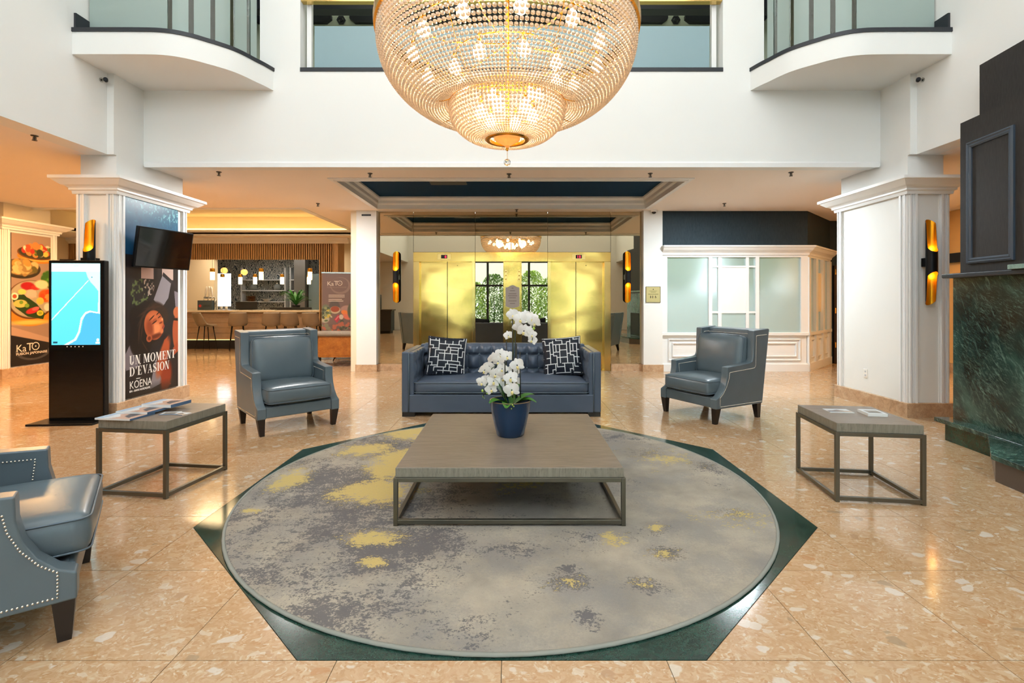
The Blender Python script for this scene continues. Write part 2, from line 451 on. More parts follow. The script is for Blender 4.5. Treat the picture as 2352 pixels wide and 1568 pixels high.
def m_leather(name, col, sc=260, b=0.10):
    m = bpy.data.materials.new(name); nt = NT(m); p = nt.obj()
    f = nt.noise(p, 5, 3)
    c0 = lin(col)
    nt.set(Base_Color=nt.mix(f, tuple(c * 0.85 for c in c0), tuple(c * 1.12 for c in c0)), Roughness=nt.math('MULTIPLY_ADD', f, 0.12, 0.25), Specular_IOR_Level=0.5)
    v = nt.n('ShaderNodeTexVoronoi', Vector=p, Scale=sc).outputs['Distance']
    nt.bump(v, b, 0.001); return m
M_LEATHER = m_leather('slate_blue_leather', '5C6A72')
M_SOFA = m_leather('blue_grey_upholstery', '525E70', 420, 0.07)
M_SOFA.node_tree.nodes['Principled BSDF'].inputs['Specular IOR Level'].default_value = 0.35
M_DKWOOD = mat('espresso_wood', '1C1614', 0.35)
M_NAIL = mat('nickel_nailheads', 'D8D4C8', 0.25, 1.0)
M_PIPE = mat('leather_piping', '566673', 0.4)

def m_wood(name, c1, c2, c3, sx=(1, 12, 12), sc=6, rough=0.45):
    m = bpy.data.materials.new(name); nt = NT(m); p = nt.obj()
    w = nt.n('ShaderNodeTexNoise', Vector=p, Scale=1.6, Detail=2.0).outputs['Color']
    q = nt.vmath('ADD', p, nt.scale(nt.vmath('SUBTRACT', w, (0.5,) * 3), 0.08))
    q = nt.vmath('MULTIPLY', q, sx)
    f = nt.noise(q, sc, 5, 0.65); g = nt.noise(nt.vmath('MULTIPLY', q, (1, 3, 3)), sc * 2.5, 3, 0.6)
    col = nt.mix(nt.ramp(f, [(0.33, (0, 0, 0)), (0.66, (1, 1, 1))]), lin(c1), lin(c2))
    col = nt.mix(nt.math('MULTIPLY', nt.ramp(g, [(0.5, (0, 0, 0)), (0.72, (1, 1, 1))]), 0.6), col, lin(c3))
    nt.set(Base_Color=col, Roughness=rough); nt.bump(g, 0.1, 0.002); return m
M_OAK = m_wood('grey_washed_oak', '887B6E', '756A5F', '51483F', (1, 9, 9), 4.0, 0.38)
M_OAKE = m_wood('grey_oak_edge', '8E897B', '7D776A', '625C50', (9, 9, 0.6), 5.0, 0.45)
M_SLAT = m_wood('light_oak_slats', 'C49C70', 'B0885C', '8E6C48', (10, 10, 1), 4.0, 0.5)
M_SLATBK = mat('slat_backing', '18120C', 0.9)
M_HONEY = m_wood('honey_wood', 'A8692A', '8E521C', '6E3B12', (2, 2, 2), 5.0, 0.3)
M_FRAME = mat('gunmetal_frame', '6E6B60', 0.34, 0.85)

def m_brass(name, col, rough, wave, bump=0.13):
    m = bpy.data.materials.new(name); nt = NT(m); p = nt.pos()
    br = nt.noise(nt.vmath('MULTIPLY', p, (180, 180, 2.0)), 1.0, 2)
    nt.set(Base_Color=nt.mix(br, lin(col), tuple(c * 0.86 for c in lin(col))), Metallic=1.0, Roughness=nt.math('MULTIPLY_ADD', br, 0.10, rough))
    if wave: nt.bump(nt.noise(nt.vmath('MULTIPLY', p, (0.9, 0.9, 1.6)), 1.5, 0.6), bump * 2.2, wave)
    return m
M_BRASS = m_brass('brushed_brass', 'F5CD74', 0.09, 0.05)
M_BRASSP = m_brass('polished_brass', 'F7D384', 0.10, 0.02)
M_GOLD = mat('gold', 'E0A234', 0.22, 1.0)
M_GOLDIN = mat('gold_lining', 'F0A51E', 0.32, 0.85)

def m_mirror():
    m = bpy.data.materials.new('bronze_mirror'); nt = NT(m)
    f = nt.noise(nt.pos(), 1.0, 1)
    nt.set(Base_Color=nt.mix(f, lin('D2C5A8'), lin('CCBFA2')), Metallic=1.0, Roughness=0.0)
    return m
M_MIRROR = m_mirror()

def m_frost(name, col, tr=0.55, gl=0.15):
    m = bpy.data.materials.new(name); nt = NT(m); t = nt.t
    c = lin(col)
    a = nt.n('ShaderNodeBsdfTranslucent', Color=c); d = nt.n('ShaderNodeBsdfDiffuse', Color=c)
    g = nt.n('ShaderNodeBsdfGlossy', Roughness=0.25, Color=(1, 1, 1))
    mx = nt.n('ShaderNodeMixShader', i0=1 - tr, i1=a.outputs[0], i2=d.outputs[0])
    fr = nt.n('ShaderNodeFresnel', IOR=1.45)
    mx2 = nt.n('ShaderNodeMixShader', i0=nt.math('MULTIPLY', fr.outputs[0], gl * 4), i1=mx.outputs[0], i2=g.outputs[0])
    t.links.new(mx2.outputs[0], nt.out.inputs[0]); return m
M_FROST = m_frost('frosted_glass', 'D2E4DE', 0.5)
M_FROSTB = m_frost('blue_frosted_glass', 'B4D2DA', 0.4)

def m_clear(name, tint, refl=1.0):
    m = bpy.data.materials.new(name); nt = NT(m)
    a = nt.n('ShaderNodeBsdfTransparent', Color=tint); g = nt.n('ShaderNodeBsdfGlossy', Roughness=0.02)
    fr = nt.n('ShaderNodeFresnel', IOR=1.4)
    mx = nt.n('ShaderNodeMixShader', i0=nt.math('MULTIPLY', fr.outputs[0], refl), i1=a.outputs[0], i2=g.outputs[0])
    nt.t.links.new(mx.outputs[0], nt.out.inputs[0]); return m
M_CLEAR = m_clear('clear_glass', (0.93, 0.98, 0.96, 1))

def m_blur():
    """acid-etched pane: light passes through it strongly scattered"""
    m = bpy.data.materials.new('etched_glass'); nt = NT(m)
    a = nt.n('ShaderNodeBsdfRefraction', Color=(0.93, 0.98, 0.96, 1), Roughness=0.36, IOR=1.25)
    d = nt.n('ShaderNodeBsdfDiffuse', Color=(*lin('D6EBE6'), 1))
    mx = nt.n('ShaderNodeMixShader', i0=0.43, i1=a.outputs[0], i2=d.outputs[0])
    nt.t.links.new(mx.outputs[0], nt.out.inputs[0]); return m
M_ETCH = m_blur()

def m_bead():
    m = bpy.data.materials.new('crystal_beads'); nt = NT(m)
    a = nt.n('ShaderNodeBsdfTranslucent', Color=(1.0, 0.80, 0.58, 1))
    d = nt.n('ShaderNodeBsdfDiffuse', Color=(0.93, 0.80, 0.68, 1))
    g = nt.n('ShaderNodeBsdfGlossy', Roughness=0.06, Color=(1, 0.95, 0.88, 1))
    tr = nt.n('ShaderNodeBsdfTransparent', Color=(1, 0.95, 0.88, 1))
    m1 = nt.n('ShaderNodeMixShader', i0=0.45, i1=a.outputs[0], i2=d.outputs[0])
    m2 = nt.n('ShaderNodeMixShader', i0=0.30, i1=m1.outputs[0], i2=g.outputs[0])
    lw = nt.n('ShaderNodeLayerWeight', Blend=0.35)
    m3 = nt.n('ShaderNodeMixShader', i0=nt.math('MULTIPLY', nt.math('SUBTRACT', 1.0, lw.outputs['Facing']), 0.08), i1=m2.outputs[0], i2=tr.outputs[0])
    nt.t.links.new(m3.outputs[0], nt.out.inputs[0]); return m
M_BEAD = m_bead()
M_BULB = mat('lit_bulb', 'FFFFFF', 0.4, emit=(1.0, 0.80, 0.50), es=26.0)
M_LAMPGLASS = mat('lit_pendant_glass', 'FFF2DC', 0.4, emit=(1.0, 0.80, 0.42), es=3.2)
M_AMBER = mat('lit_amber_globe', 'E89A3A', 0.2, emit=(1.0, 0.50, 0.12), es=1.6)
M_LED = mat('led_strip', 'FFF0D0', 0.5, emit=(1.0, 0.66, 0.24), es=2.6)
M_REDLED = mat('red_led', '400000', 0.4, emit=(1.0, 0.02, 0.06), es=2.5)

def m_rug():
    m = bpy.data.materials.new('abstract_rug_pile'); nt = NT(m); p = nt.pos()
    def blobs(L):
        acc = None
        for (x, y, rx, ry, s) in L:
            d = nt.vmath('LENGTH', nt.vmath('MULTIPLY', nt.vmath('SUBTRACT', p, (x, y, 0)), (1 / rx, 1 / ry, 0)))
            f = nt.math('MULTIPLY', nt.math('SUBTRACT', 1.0, d), s)
            acc = f if acc is None else nt.math('MAXIMUM', acc, f)
        return acc
    coarse = nt.noise(p, 3.4, 5, 0.65, 0.4); fine = nt.noise(nt.vmath('MULTIPLY', p, (1, 1.4, 1)), 17, 8, 0.85); grit = nt.noise(p, 70, 3, 0.75)
    n = nt.math('ADD', nt.math('MULTIPLY', nt.math('SUBTRACT', coarse, 0.5), 1.8), nt.math('MULTIPLY', nt.math('SUBTRACT', fine, 0.5), 3.0))
    n = nt.math('ADD', n, nt.math('MULTIPLY', nt.math('SUBTRACT', grit, 0.5), 1.6))
    light = nt.mix(nt.ramp(nt.noise(p, 1.6, 4, 0.6), [(0.38, (0, 0, 0)), (0.62, (1, 1, 1))]), lin('918A80'), lin('B4AA99'))
    mid = nt.ramp(nt.math('ADD', nt.noise(p, 2.4, 5, 0.65), nt.math('MULTIPLY', nt.math('SUBTRACT', grit, 0.5), 0.3)), [(0.46, (0, 0, 0)), (0.58, (1, 1, 1))])
    light = nt.mix(nt.math('MULTIPLY', mid, 0.45), light, lin('8C8A88'))
    dark_f = blobs([(-0.73, 2.78, 0.70, 0.55, 0.85), (-1.25, 3.75, 1.0, 0.95, 0.85), (-1.15, 4.75, 1.0, 0.9, 0.8), (-1.0, 3.2, 1.2, 1.7, 0.62), (-0.8, 2.2, 0.65, 0.4, 0.62),
                    (-0.4, 2.12, 0.45, 0.28, 0.45), (-1.75, 3.2, 0.35, 0.5, 0.5), (0.335, 2.17, 0.10, 0.10, 0.9), (0.1, 4.0, 0.9, 0.8, 0.45), (1.0, 5.0, 0.9, 0.35, 0.45),
                    (1.43, 3.22, 0.26, 0.24, 0.6), (1.2, 4.45, 0.42, 0.36, 0.5), (0.0, 2.75, 0.45, 0.16, 0.4), (0.84, 2.73, 0.14, 0.12, 0.8), (0.3, 2.45, 0.18, 0.12, 0.8),
                    (0.66, 2.41, 0.18, 0.1, 0.8), (0.5, 2.9, 0.36, 0.18, 0.6), (0.28, 2.56, 0.1, 0.08, 0.8), (0.9, 3.0, 0.2, 0.12, 0.6), (1.6, 4.1, 0.25, 0.5, 0.4)])
    dm = nt.ramp(nt.math('ADD', dark_f, nt.math('MULTIPLY', n, 0.85)), [(0.38, (0, 0, 0)), (0.50, (1, 1, 1))])
    col = nt.mix(nt.math('MULTIPLY', dm, 0.85), light, lin('625F62'))
    yel_f = blobs([(-1.00, 3.62, 0.42, 0.32, 1.1), (-0.98, 4.25, 0.36, 0.60, 1.1), (-1.35, 4.6, 0.36, 0.30, 0.9), (-1.05, 5.15, 0.40, 0.45, 0.9), (-0.80, 2.89, 0.24, 0.13, 1.0), (-0.74, 2.63, 0.10, 0.07, 1.0),
                   (-1.72, 3.83, 0.16, 0.34, 0.85), (0.58, 2.89, 0.12, 0.14, 0.9), (0.88, 3.02, 0.09, 0.07, 0.75), (0.30, 2.45, 0.11, 0.07, 0.45), (0.66, 2.42, 0.1, 0.05, 0.45), (1.43, 3.2, 0.24, 0.22, 0.36),
                   (1.25, 4.35, 0.34, 0.26, 0.30), (-1.72, 3.27, 0.09, 0.07, 0.8), (0.06, 3.75, 0.3, 0.2, 0.5), (0.82, 2.72, 0.1, 0.07, 0.4)])
    ym = nt.ramp(nt.math('ADD', yel_f, nt.math('MULTIPLY', n, 1.0)), [(0.37, (0, 0, 0)), (0.43, (1, 1, 1))])
    col = nt.mix(ym, col, lin('C8B272'))
    nt.set(Base_Color=nt.mix(nt.math('MULTIPLY', grit, 0.25), col, tuple(0.1 for _ in range(3))), Roughness=0.95, Specular_IOR_Level=0.1)
    nt.bump(nt.noise(p, 220, 2), 0.5, 0.004); return m
M_RUG = m_rug()
M_RUGEDGE = mat('rug_binding', '8E9088', 0.9)

def m_leaf(name, c1, c2):
    m = bpy.data.materials.new(name); nt = NT(m); f = nt.noise(nt.pos(), 9, 2)
    nt.set(Base_Color=nt.mix(f, lin(c1), lin(c2)), Roughness=0.45); return m
M_LEAF = m_leaf('orchid_leaf', '2C5A1E', '4E8A2C')
M_FERN = m_leaf('fern_green', '1F5A22', '3E8A33')
M_BUSH = m_leaf('yellow_green_foliage', '5E8F2E', 'B4CC55')  # lighter yellow-green of the two shrub colours
M_TREE = m_leaf('lime_foliage', 'A9C66E', 'D3E0A0')
M_BUSHD = m_leaf('deep_green_foliage', '3C6630', '7FA24A')  # darker green of the two shrub colours
def m_petal():
    m = bpy.data.materials.new('white_petal'); nt = NT(m)
    d = nt.n('ShaderNodeBsdfDiffuse', Color=(0.93, 0.93, 0.92, 1)); t = nt.n('ShaderNodeBsdfTranslucent', Color=(0.93, 0.93, 0.92, 1))
    mx = nt.n('ShaderNodeMixShader', i0=0.35, i1=d.outputs[0], i2=t.outputs[0]); nt.t.links.new(mx.outputs[0], nt.out.inputs[0]); return m
M_PETAL = m_petal()
M_LIP = mat('orchid_lip', 'EBDD9A', 0.5)
M_STEM = mat('orchid_stem', '3D4B22', 0.5)
M_STAKE = mat('dark_stake', '24261F', 0.6)
M_POT = mat('glossy_navy_ceramic', '0E3355', 0.14, spec=0.6)
M_SOIL = mat('moss', '3A3A1E', 0.9)
M_PAPER = mat('white_paper', 'E9EAE8', 0.6)
M_MAGBLUE = mat('magazine_spine', '4A6788', 0.4)
M_SCREENGLASS = mat('black_glass', '07080A', 0.05, spec=0.6)
M_STOOL = m_leather('taupe_velvet', '857664', 90, 0.05)
M_COUNTER = m_marble('pale_stone_counter', 'D8C6A8', 'E8DCC6', 'B8A488', 2.0, 0.2, 0.03)
M_BARPANEL = m_marble('taupe_bar_panel', '9A8168', 'AB927A', '8A735C', 2.0, 0.35, 0.02)
M_PRINT = print_mat('poster_print', 0.35)
M_SCREEN = print_mat('lit_screen', 0.1, 1.35)
M_LETTER = mat('white_lettering', 'F2F0EA', 0.5)
M_CREAMLET = mat('cream_lettering', 'E6D9C8', 0.5)
M_BROWNLET = mat('brown_lettering', '3B2F1C', 0.5)
M_PILLOW = m_leather('navy_black_velvet', '262B35', 60, 0.02)
M_PILLOW.node_tree.nodes['Principled BSDF'].inputs['Specular IOR Level'].default_value = 0.15
M_PILLINE = mat('white_pillow_lines', 'DCE0E2', 0.8)
M_BENCHFAB = mat('striped_bench_fabric', '8C8478', 0.8)
M_GREYPLATE = mat('grey_plaque', 'A8A09A', 0.4)
def m_wallp():
    m = bpy.data.materials.new('leaf_pattern_wallpaper'); nt = NT(m); p = nt.pos()
    w = nt.n('ShaderNodeTexNoise', Vector=p, Scale=5.0, Detail=2.0).outputs['Color']
    q = nt.vmath('ADD', p, nt.scale(nt.vmath('SUBTRACT', w, (0.5,) * 3), 0.3))
    v = nt.n('ShaderNodeTexWave', Vector=q, Scale=8.0, Distortion=14.0, Detail=4.0).outputs[1]
    nt.set(Base_Color=nt.ramp(v, [(0.45, lin('2F3F4A')), (0.55, lin('D8D8CE'))]), Roughness=0.7); return m
M_LEAFPAPER = m_wallp()
M_CONC = m_wall('concrete_grey', '8A847C')
M_TEALPANEL = m_wall('pale_teal_panel', '9CB0AE')
M_DKCEIL = mat('grey_ceiling', '6E7378', 0.8)
M_ASPHALT = m_wall('pale_paving', 'D5DCE0')
M_BLUEPAVE = m_wall('pale_blue_render', 'E2F3FA')
# ------------------------------------------------------------------ the setting
def structure(o, label, kind='structure'):
    o['label'] = label; o['kind'] = kind; return o

# floor: grout bed and polished tiles, a dark green octagon let into it
TS = 0.64; GX, GY = -0.04, 1.927
floor = structure(MB().box(-13, 10, -3.6, 19.2, -0.12, -0.004).build('floor', M_GROUT), 'polished beige stone tile floor with a dark green octagon')
OC = (GX, GY + 3 * TS); OA = 3 * TS; OS = OA * math.tan(PI / 8)
octo = [(OC[0] + OA / math.cos(PI / 8) * math.cos(PI / 8 + k * PI / 4), OC[1] + OA / math.cos(PI / 8) * math.sin(PI / 8 + k * PI / 4)) for k in range(8)]
def clip(poly, nx, ny, d):
    """keep the part where nx*x+ny*y >= d"""
    out = []
    for i in range(len(poly)):
        a, b = poly[i], poly[(i + 1) % len(poly)]
        fa, fb = nx * a[0] + ny * a[1] - d, nx * b[0] + ny * b[1] - d
        if fa >= 0: out.append(a)
        if fa * fb < 0: t = fa / (fa - fb); out.append((a[0] + t * (b[0] - a[0]), a[1] + t * (b[1] - a[1])))
    return out
whole = MB().box(-TS / 2 + .0015, TS / 2 - .0015, -TS / 2 + .0015, TS / 2 - .0015, -0.02, 0.0).mesh('tile', M_FLOOR)
tiles = []
for i in range(-20, 16):
    for j in range(-9, 27):
        x0, y0 = GX + i * TS, GY + j * TS; cx, cyy = x0 + TS / 2, y0 + TS / 2
        if cx > 9.6 or cx < -12.6 or cyy > 18.9 or cyy < -3.3: continue
        g = .0015; sq = [(x0 + g, y0 + g), (x0 + TS - g, y0 + g), (x0 + TS - g, y0 + TS - g), (x0 + g, y0 + TS - g)]
        full = True
        if -3 <= i < 3 and 0 <= j < 6:
            sx, sy = (1 if cx > OC[0] else -1), (1 if cyy > OC[1] else -1)
            nx, ny = sx * math.sqrt(.5), sy * math.sqrt(.5)
            sq2 = clip(sq, nx, ny, OA + nx * OC[0] + ny * OC[1] + .0015)
            if len(sq2) < 3: continue
            full = False; sq = sq2
        vis = cyy > 1.3 and abs(cx) / cyy < 1.12
        tiles.append(((1 / cyy ** 3 if vis else 0), cx, cyy, full, sq))
tiles.sort(key=lambda t: -t[0])
rest = MB()
for k, (a, cx, cyy, full, sq) in enumerate(tiles):
    if k < 300:
        if full:
            o = bpy.data.objects.new('tile', whole); COL.objects.link(o); o.location = (cx, cyy, 0); o.parent = floor
        else:
            MB().prism([(p[0] - cx, p[1] - cyy) for p in sq], -.02, 0).build('tile', M_FLOOR, floor, M=T(cx, cyy, 0))
    else: rest.prism(sq, -.02, 0)
rest.build('tile_field', M_FLOOR, floor)['kind'] = 'stuff'
for k in range(8):
    a, b = octo[k], octo[(k + 1) % 8]; c = OC
    tri = [(a[0] * .999 + c[0] * .001, a[1] * .999 + c[1] * .001), (b[0] * .999 + c[0] * .001, b[1] * .999 + c[1] * .001),
           (c[0] * .35 + b[0] * .65, c[1] * .35 + b[1] * .65), (c[0] * .35 + a[0] * .65, c[1] * .35 + a[1] * .65)]
    MB().prism(tri, -.02, 0.0005).build('green_slab', M_GREEN, floor)

ZC = 3.135          # underside of the low ceilings
XW = 4.83           # atrium side walls
YH = 6.40           # face of the header wall
# low ceilings (openings left for the two coffers)
TRY = (-2.53, 2.50, 7.16, 9.32)      # navy coffer in front of the lifts
CTR = (-11.2, -4.02, 9.45, 13.3)     # lit coffer in front of the bar
cl = MB()
def slab(x0, x1, y0, y1): cl.box(x0, x1, y0, y1, ZC, ZC + 0.10)
slab(-4.75, 4.75, YH + .22, TRY[2]); slab(-4.02, TRY[0], TRY[2], 9.84); slab(TRY[1], 9.4, TRY[2], 9.84); slab(TRY[0], TRY[1], TRY[3], 9.84)
slab(-4.02, -2.6, 9.84, 15.6); slab(3.0, 9.4, 9.84, 10.7); slab(6.6, 9.4, 10.7, 11.7)
slab(-12.5, -XW - .25, -3.5, 5.92); slab(-12.5, -5.2, 5.92, TRY[2]); slab(-12.5, -4.02, TRY[2], 9.45); slab(-12.5, CTR[0], 9.45, 15.6); slab(-11.2, -4.02, 13.3, 15.6)
slab(XW + .25, 9.4, -3.5, 5.92); slab(5.2, 9.4, 5.92, TRY[2])
ceiling = structure(cl.build('ceiling', M_CEIL), 'low peach-white ceiling around the atrium')
# navy coffer
MB().box(TRY[0], TRY[1], TRY[2], TRY[3], 3.325, 3.40).build('coffer_top', M_NAVY, ceiling)
MB().ring(TRY, [(-.004, ZC - .002), (-.008, ZC + .04), (-.025, ZC + .07), (-.03, ZC + .12), (-.06, ZC + .16), (-.06, ZC + .19), (-.003, ZC + .19)]).build('coffer_crown', M_TRIM, ceiling)
MB().ring(TRY, [(.10, ZC - .012), (.10, ZC + .01), (0, ZC + .01), (0, ZC - .03), (.03, ZC - .03), (.04, ZC - .012)]).build('coffer_trim', M_TRIM, ceiling)
MB().box(-1.35, -0.75, 7.9, 8.3, 3.317, 3.325).build('air_grille', M_BLACKM, ceiling)
# lit coffer in front of the bar
MB().box(CTR[0], CTR[1], CTR[2], CTR[3], 3.62, 3.66).build('coffer_top', M_CREAM, ceiling)
MB().ring(CTR, [(0.0, ZC + .001), (0.0, 3.64), (.05, 3.64), (.05, ZC + .11), (.001, ZC + .11)]).build('coffer_side', M_CREAM, ceiling)
MB().ring(CTR, [(.08, ZC - .012), (.08, ZC + .01), (0, ZC + .01), (-.02, ZC + .02), (-.02, ZC - .02), (.03, ZC - .02)]).build('coffer_trim', M_TRIM, ceiling)
MB().box(CTR[0], CTR[1], CTR[3] - .28, CTR[3] - .01, ZC + .06, ZC + .10).build('light_ledge', M_TRIM, ceiling)
MB().box(CTR[0] + .1, CTR[1] - .12, CTR[3] - .20, CTR[3] - .10, ZC + .12, ZC + .145).build('light_strip', M_LED, ceiling)
area('cove_glow', (-7.6, CTR[3] - .35, ZC + .20), (math.radians(160), 0, 0), 6.8, .08, 4.5, (1.0, .62, .2))
MB().strip([(-12.5, 13.98), (-4.6, 13.98)], [(0, 3.135), (.10, 3.135), (.08, 3.06), (.03, 3.03), (0, 2.98)]).build('bar_crown', M_TRIM, ceiling)

# atrium shell
structure(MB().box(-XW - .25, -XW, -3.5, 5.92, ZC, 8).build('wall_left', M_WHITE), 'white upper wall of the atrium beside the restaurant')
structure(MB().box(XW, XW + .25, -3.5, 5.92, ZC, 8).build('wall_right', M_WHITE), 'white upper wall of the atrium beside the fireplace')
hw = MB()
Y0, Y1 = YH, YH + .22
OPN = [(-4.62, -3.25, 4.36, 7.0), (-2.73, 2.72, 4.36, 6.9), (3.25, 4.62, 4.36, 7.0)]
xs = -4.75
hw.box(-4.75, 4.75, Y0, Y1, 3.125, 4.36); hw.box(-4.75, 4.75, Y0, Y1, 7.0, 8); hw.box(-2.73, 2.72, Y0, Y1, 6.9, 7.0)
for (a, b) in ((-4.75, -4.62), (-3.25, -2.73), (2.72, 3.25), (4.62, 4.75)): hw.box(a, b, Y0, Y1, 4.36, 7.0)
header = structure(hw.build('wall_upper', M_WHITE), 'white upper wall over the lift lobby with gallery openings')
MB().strip([(-4.72, YH), (4.72, YH)], [(0, 3.10), (.03, 3.10), (.03, 3.155), (.012, 3.175), (0, 3.175)]).build('bottom_moulding', M_TRIM, header)
structure(MB().box(-4.83, 4.83, -3.5, YH + .2, 7.95, 8.05).build('ceiling_atrium', M_WHITE), 'white atrium ceiling high above')
# upper gallery behind the openings
uh = MB(); uh.box(-4.9, 4.9, 9.2, 9.3, 4.3, 7.3); uh.box(-4.9, 4.9, YH + .2, 9.3, 4.2, 4.34); uh.box(-4.9, 4.9, YH + .2, 9.3, 7.2, 7.3)

gal = structure(uh.build('wall_gallery', m_wall('pale_green_wall', 'DDE6CC')), 'pale wall of the upper gallery behind the railing')
for a, b in ((-4.95, -4.75), (4.75, 4.95)): MB().box(a, b, YH + .22, 9.2, 4.34, 7.2).build('side_wall', m_wall('dim_gallery_wall', '6A6058'), gal)  # dimness of the gallery interior is put into this dark wall colour
zb0, zb1 = 6.50, 6.64
for (a, b) in ((-4.7, -3.42), (-2.90, 2.78), (3.28, 4.6)):
    MB().prism([(a, zb0), (b, zb0), (b + .09, zb0 + .07), (b + .09, zb1), (a - .09, zb1), (a - .09, zb0 + .07)], 9.12, 9.2, axis='y').build('dark_beam', M_BLACKM, gal)
for x in (-3.16, 3.03):
    MB().lathe([(.05, 0), (.085, 0), (.085, .02), (.05, .02)], 6, M=T(x, 9.19, 6.57) @ R(PI / 2, 'X'), closed=True).build('hexagon_ornament', M_BLACKM, gal)
    MB().lathe([(.0, 0), (.035, 0), (.035, .02), (.0, .02)], 6, M=T(x, 9.19, 6.57) @ R(PI / 2, 'X')).build('hexagon_ornament', M_BLACKM, gal)
MB().box(-4.7, 4.7, 8.4, 8.6, 6.32, 6.52).build('ceiling_beam', M_BLACKM, gal)
MB().box(-2.9, 2.9, YH + .02, YH + .1, 5.26, 5.30).build('brass_rail', M_BRASSP, gal)
# railing glass of the middle opening
win = empty('window_1', (0, YH + .14, 4.36)); structure(win, 'blue frosted railing panel in the middle gallery opening')
MB().box(-2.60, 2.60, -.006, .006, .04, .64).build('frosted_panel', M_FROSTB, win)
MB().box(-2.73, 2.72, -.15, .02, -.02, .03).build('sill', M_BLACKM, win)
for x in (-2.66, 2.65): MB().box(x - .03, x + .03, -.03, .03, .03, 2.4).build('side_post', M_TRIM, win)

# balconies
CURVE = [(-4.83, 5.45), (-4.30, 5.45), (-3.978, 5.455), (-3.84, 5.47), (-3.719, 5.506), (-3.59, 5.58), (-3.477, 5.679), (-3.38, 5.77), (-3.295, 5.869), (-3.23, 5.99), (-3.176, 6.13), (-3.12, 6.26), (-3.068, YH + .02)]
def smooth_path(P, n=4):
    out = []
    for i in range(len(P) - 1):
        p0, p1, p2, p3 = P[max(i - 1, 0)], P[i], P[i + 1], P[min(i + 2, len(P) - 1)]
        for k in range(n):
            t = k / n
            out.append(tuple(.5 * (2 * p1[c] + (p2[c] - p0[c]) * t + (2 * p0[c] - 5 * p1[c] + 4 * p2[c] - p3[c]) * t * t + (3 * p1[c] - p0[c] - 3 * p2[c] + p3[c]) * t ** 3) for c in (0, 1)))
    return out + [P[-1]]
def offset_path(P, d):
    out = []
    for i in range(len(P)):
        a = Vector(P[max(i - 1, 0)]); b = Vector(P[min(i + 1, len(P) - 1)]); t = (b - a).normalized(); out.append((P[i][0] - t.y * d, P[i][1] + t.x * d))
    return out
def balcony(sg, label):
    b = empty('balcony', (sg * -3.9, 6.4, 4.095)); tag(b, label, 'balcony', 'curved balconies')
    inv = T(-sg * -3.9, -6.4, -4.095)
    cv = smooth_path(CURVE)
    S = Matrix.Diagonal((sg, 1, 1, 1))
    MB().prism(cv + [(-4.83, YH + .02)], 4.095, 4.34, M=inv @ S).build('fascia', M_WHITE, b, smooth=30)
    MB().prism(offset_path(cv, -.012) + [(-4.83, YH + .02)], 4.34, 4.385, M=inv @ S).build('edge_trim', M_BLACKM, b, smooth=30)
    MB().box(-4.83, -4.805, 5.47, 6.4, 4.385, 4.56, M=inv @ S).build('side_skirting', M_BLACKM, b)
    gp = [p for p in offset_path(smooth_path(CURVE, 8), .20) if p[1] < YH - .005]
    us = [1176 + 1140 * p[0] / p[1] for p in gp]
    def at(u):
        for i in range(len(us) - 1):
            if us[i] <= u <= us[i + 1]: t = (u - us[i]) / (us[i + 1] - us[i] + 1e-9); return i + t
        return 0 if u < us[0] else len(us) - 1
    def seg(u0, u1):
        a, c = at(u0), at(u1); idx = [a] + [i for i in range(int(a) + 1, int(c) + 1) if a < i < c] + [c]
        P = []
        for q in idx:
            i = min(int(q), len(gp) - 2); t = q - i; P.append((gp[i][0] * (1 - t) + gp[i + 1][0] * t, gp[i][1] * (1 - t) + gp[i + 1][1] * t))
        return P
    for k, (u0, u1) in enumerate(((207, 385), (396, 433), (445, 483), (494, 528), (538, 566), (575, 600))):
        P = seg(u0, u1)
        MB().strip(P, [(-.006, 4.36), (.006, 4.36), (.006, 5.46), (-.006, 5.46)], M=inv @ S).build('frosted_panel', M_FROST if k < 4 else M_FROST, b)
    for (u0, u1) in ((385, 396), (433, 445), (483, 494), (528, 538), (566, 575)):
        MB().strip(seg(u0, u1), [(-.006, 4.36), (.006, 4.36), (.006, 5.46), (-.006, 5.46)], M=inv @ S).build('clear_panel', M_CLEAR, b)
    MB().tube([(p[0], p[1], 5.48) for p in gp[::4]], .02, 8, M=inv @ S).build('handrail', M_BRASSP, b, smooth=True)
    return b
balcony(1, 'curved white balcony with frosted glass on the restaurant side of the chandelier')
balcony(-1, 'curved white balcony with frosted glass on the fireplace side of the chandelier')

# pillars
CROWN = [(0, 2.655), (.035, 2.655), (.04, 2.69), (.06, 2.70), (.06, 2.72), (.075, 2.735), (.11, 2.75), (.15, 2.785), (.17, 2.805), (.19, 2.81), (.19, 2.845), (0, 2.86)]
def flute(cx, cyy, sx, sy, z0, z1):
    """stepped corner moulding; sx, sy point outwards"""
    mb = MB()
    st = [(.0, .115, .010), (.012, .10, .022), (.035, .085, .030), (.05, .06, .022)]
    mb.prism([(cx + sx * .010, cyy + sy * .010), (cx - sx * .115, cyy + sy * .010), (cx - sx * .115, cyy - sy * .002), (cx - sx * .002, cyy - sy * .002), (cx - sx * .002, cyy - sy * .115), (cx + sx * .010, cyy - sy * .115)], z0, z1)
    for (a, b, d) in ((.012, .030, .026), (.045, .060, .020), (.072, .098, .030)):
        mb.box(min(cx - sx * a, cx - sx * b), max(cx - sx * a, cx - sx * b), min(cyy + sy * d, cyy), max(cyy + sy * d, cyy), z0, z1)
        mb.box(min(cx + sx * d, cx), max(cx + sx * d, cx), min(cyy - sy * a, cyy - sy * b), max(cyy - sy * a, cyy - sy * b), z0, z1)
    return mb
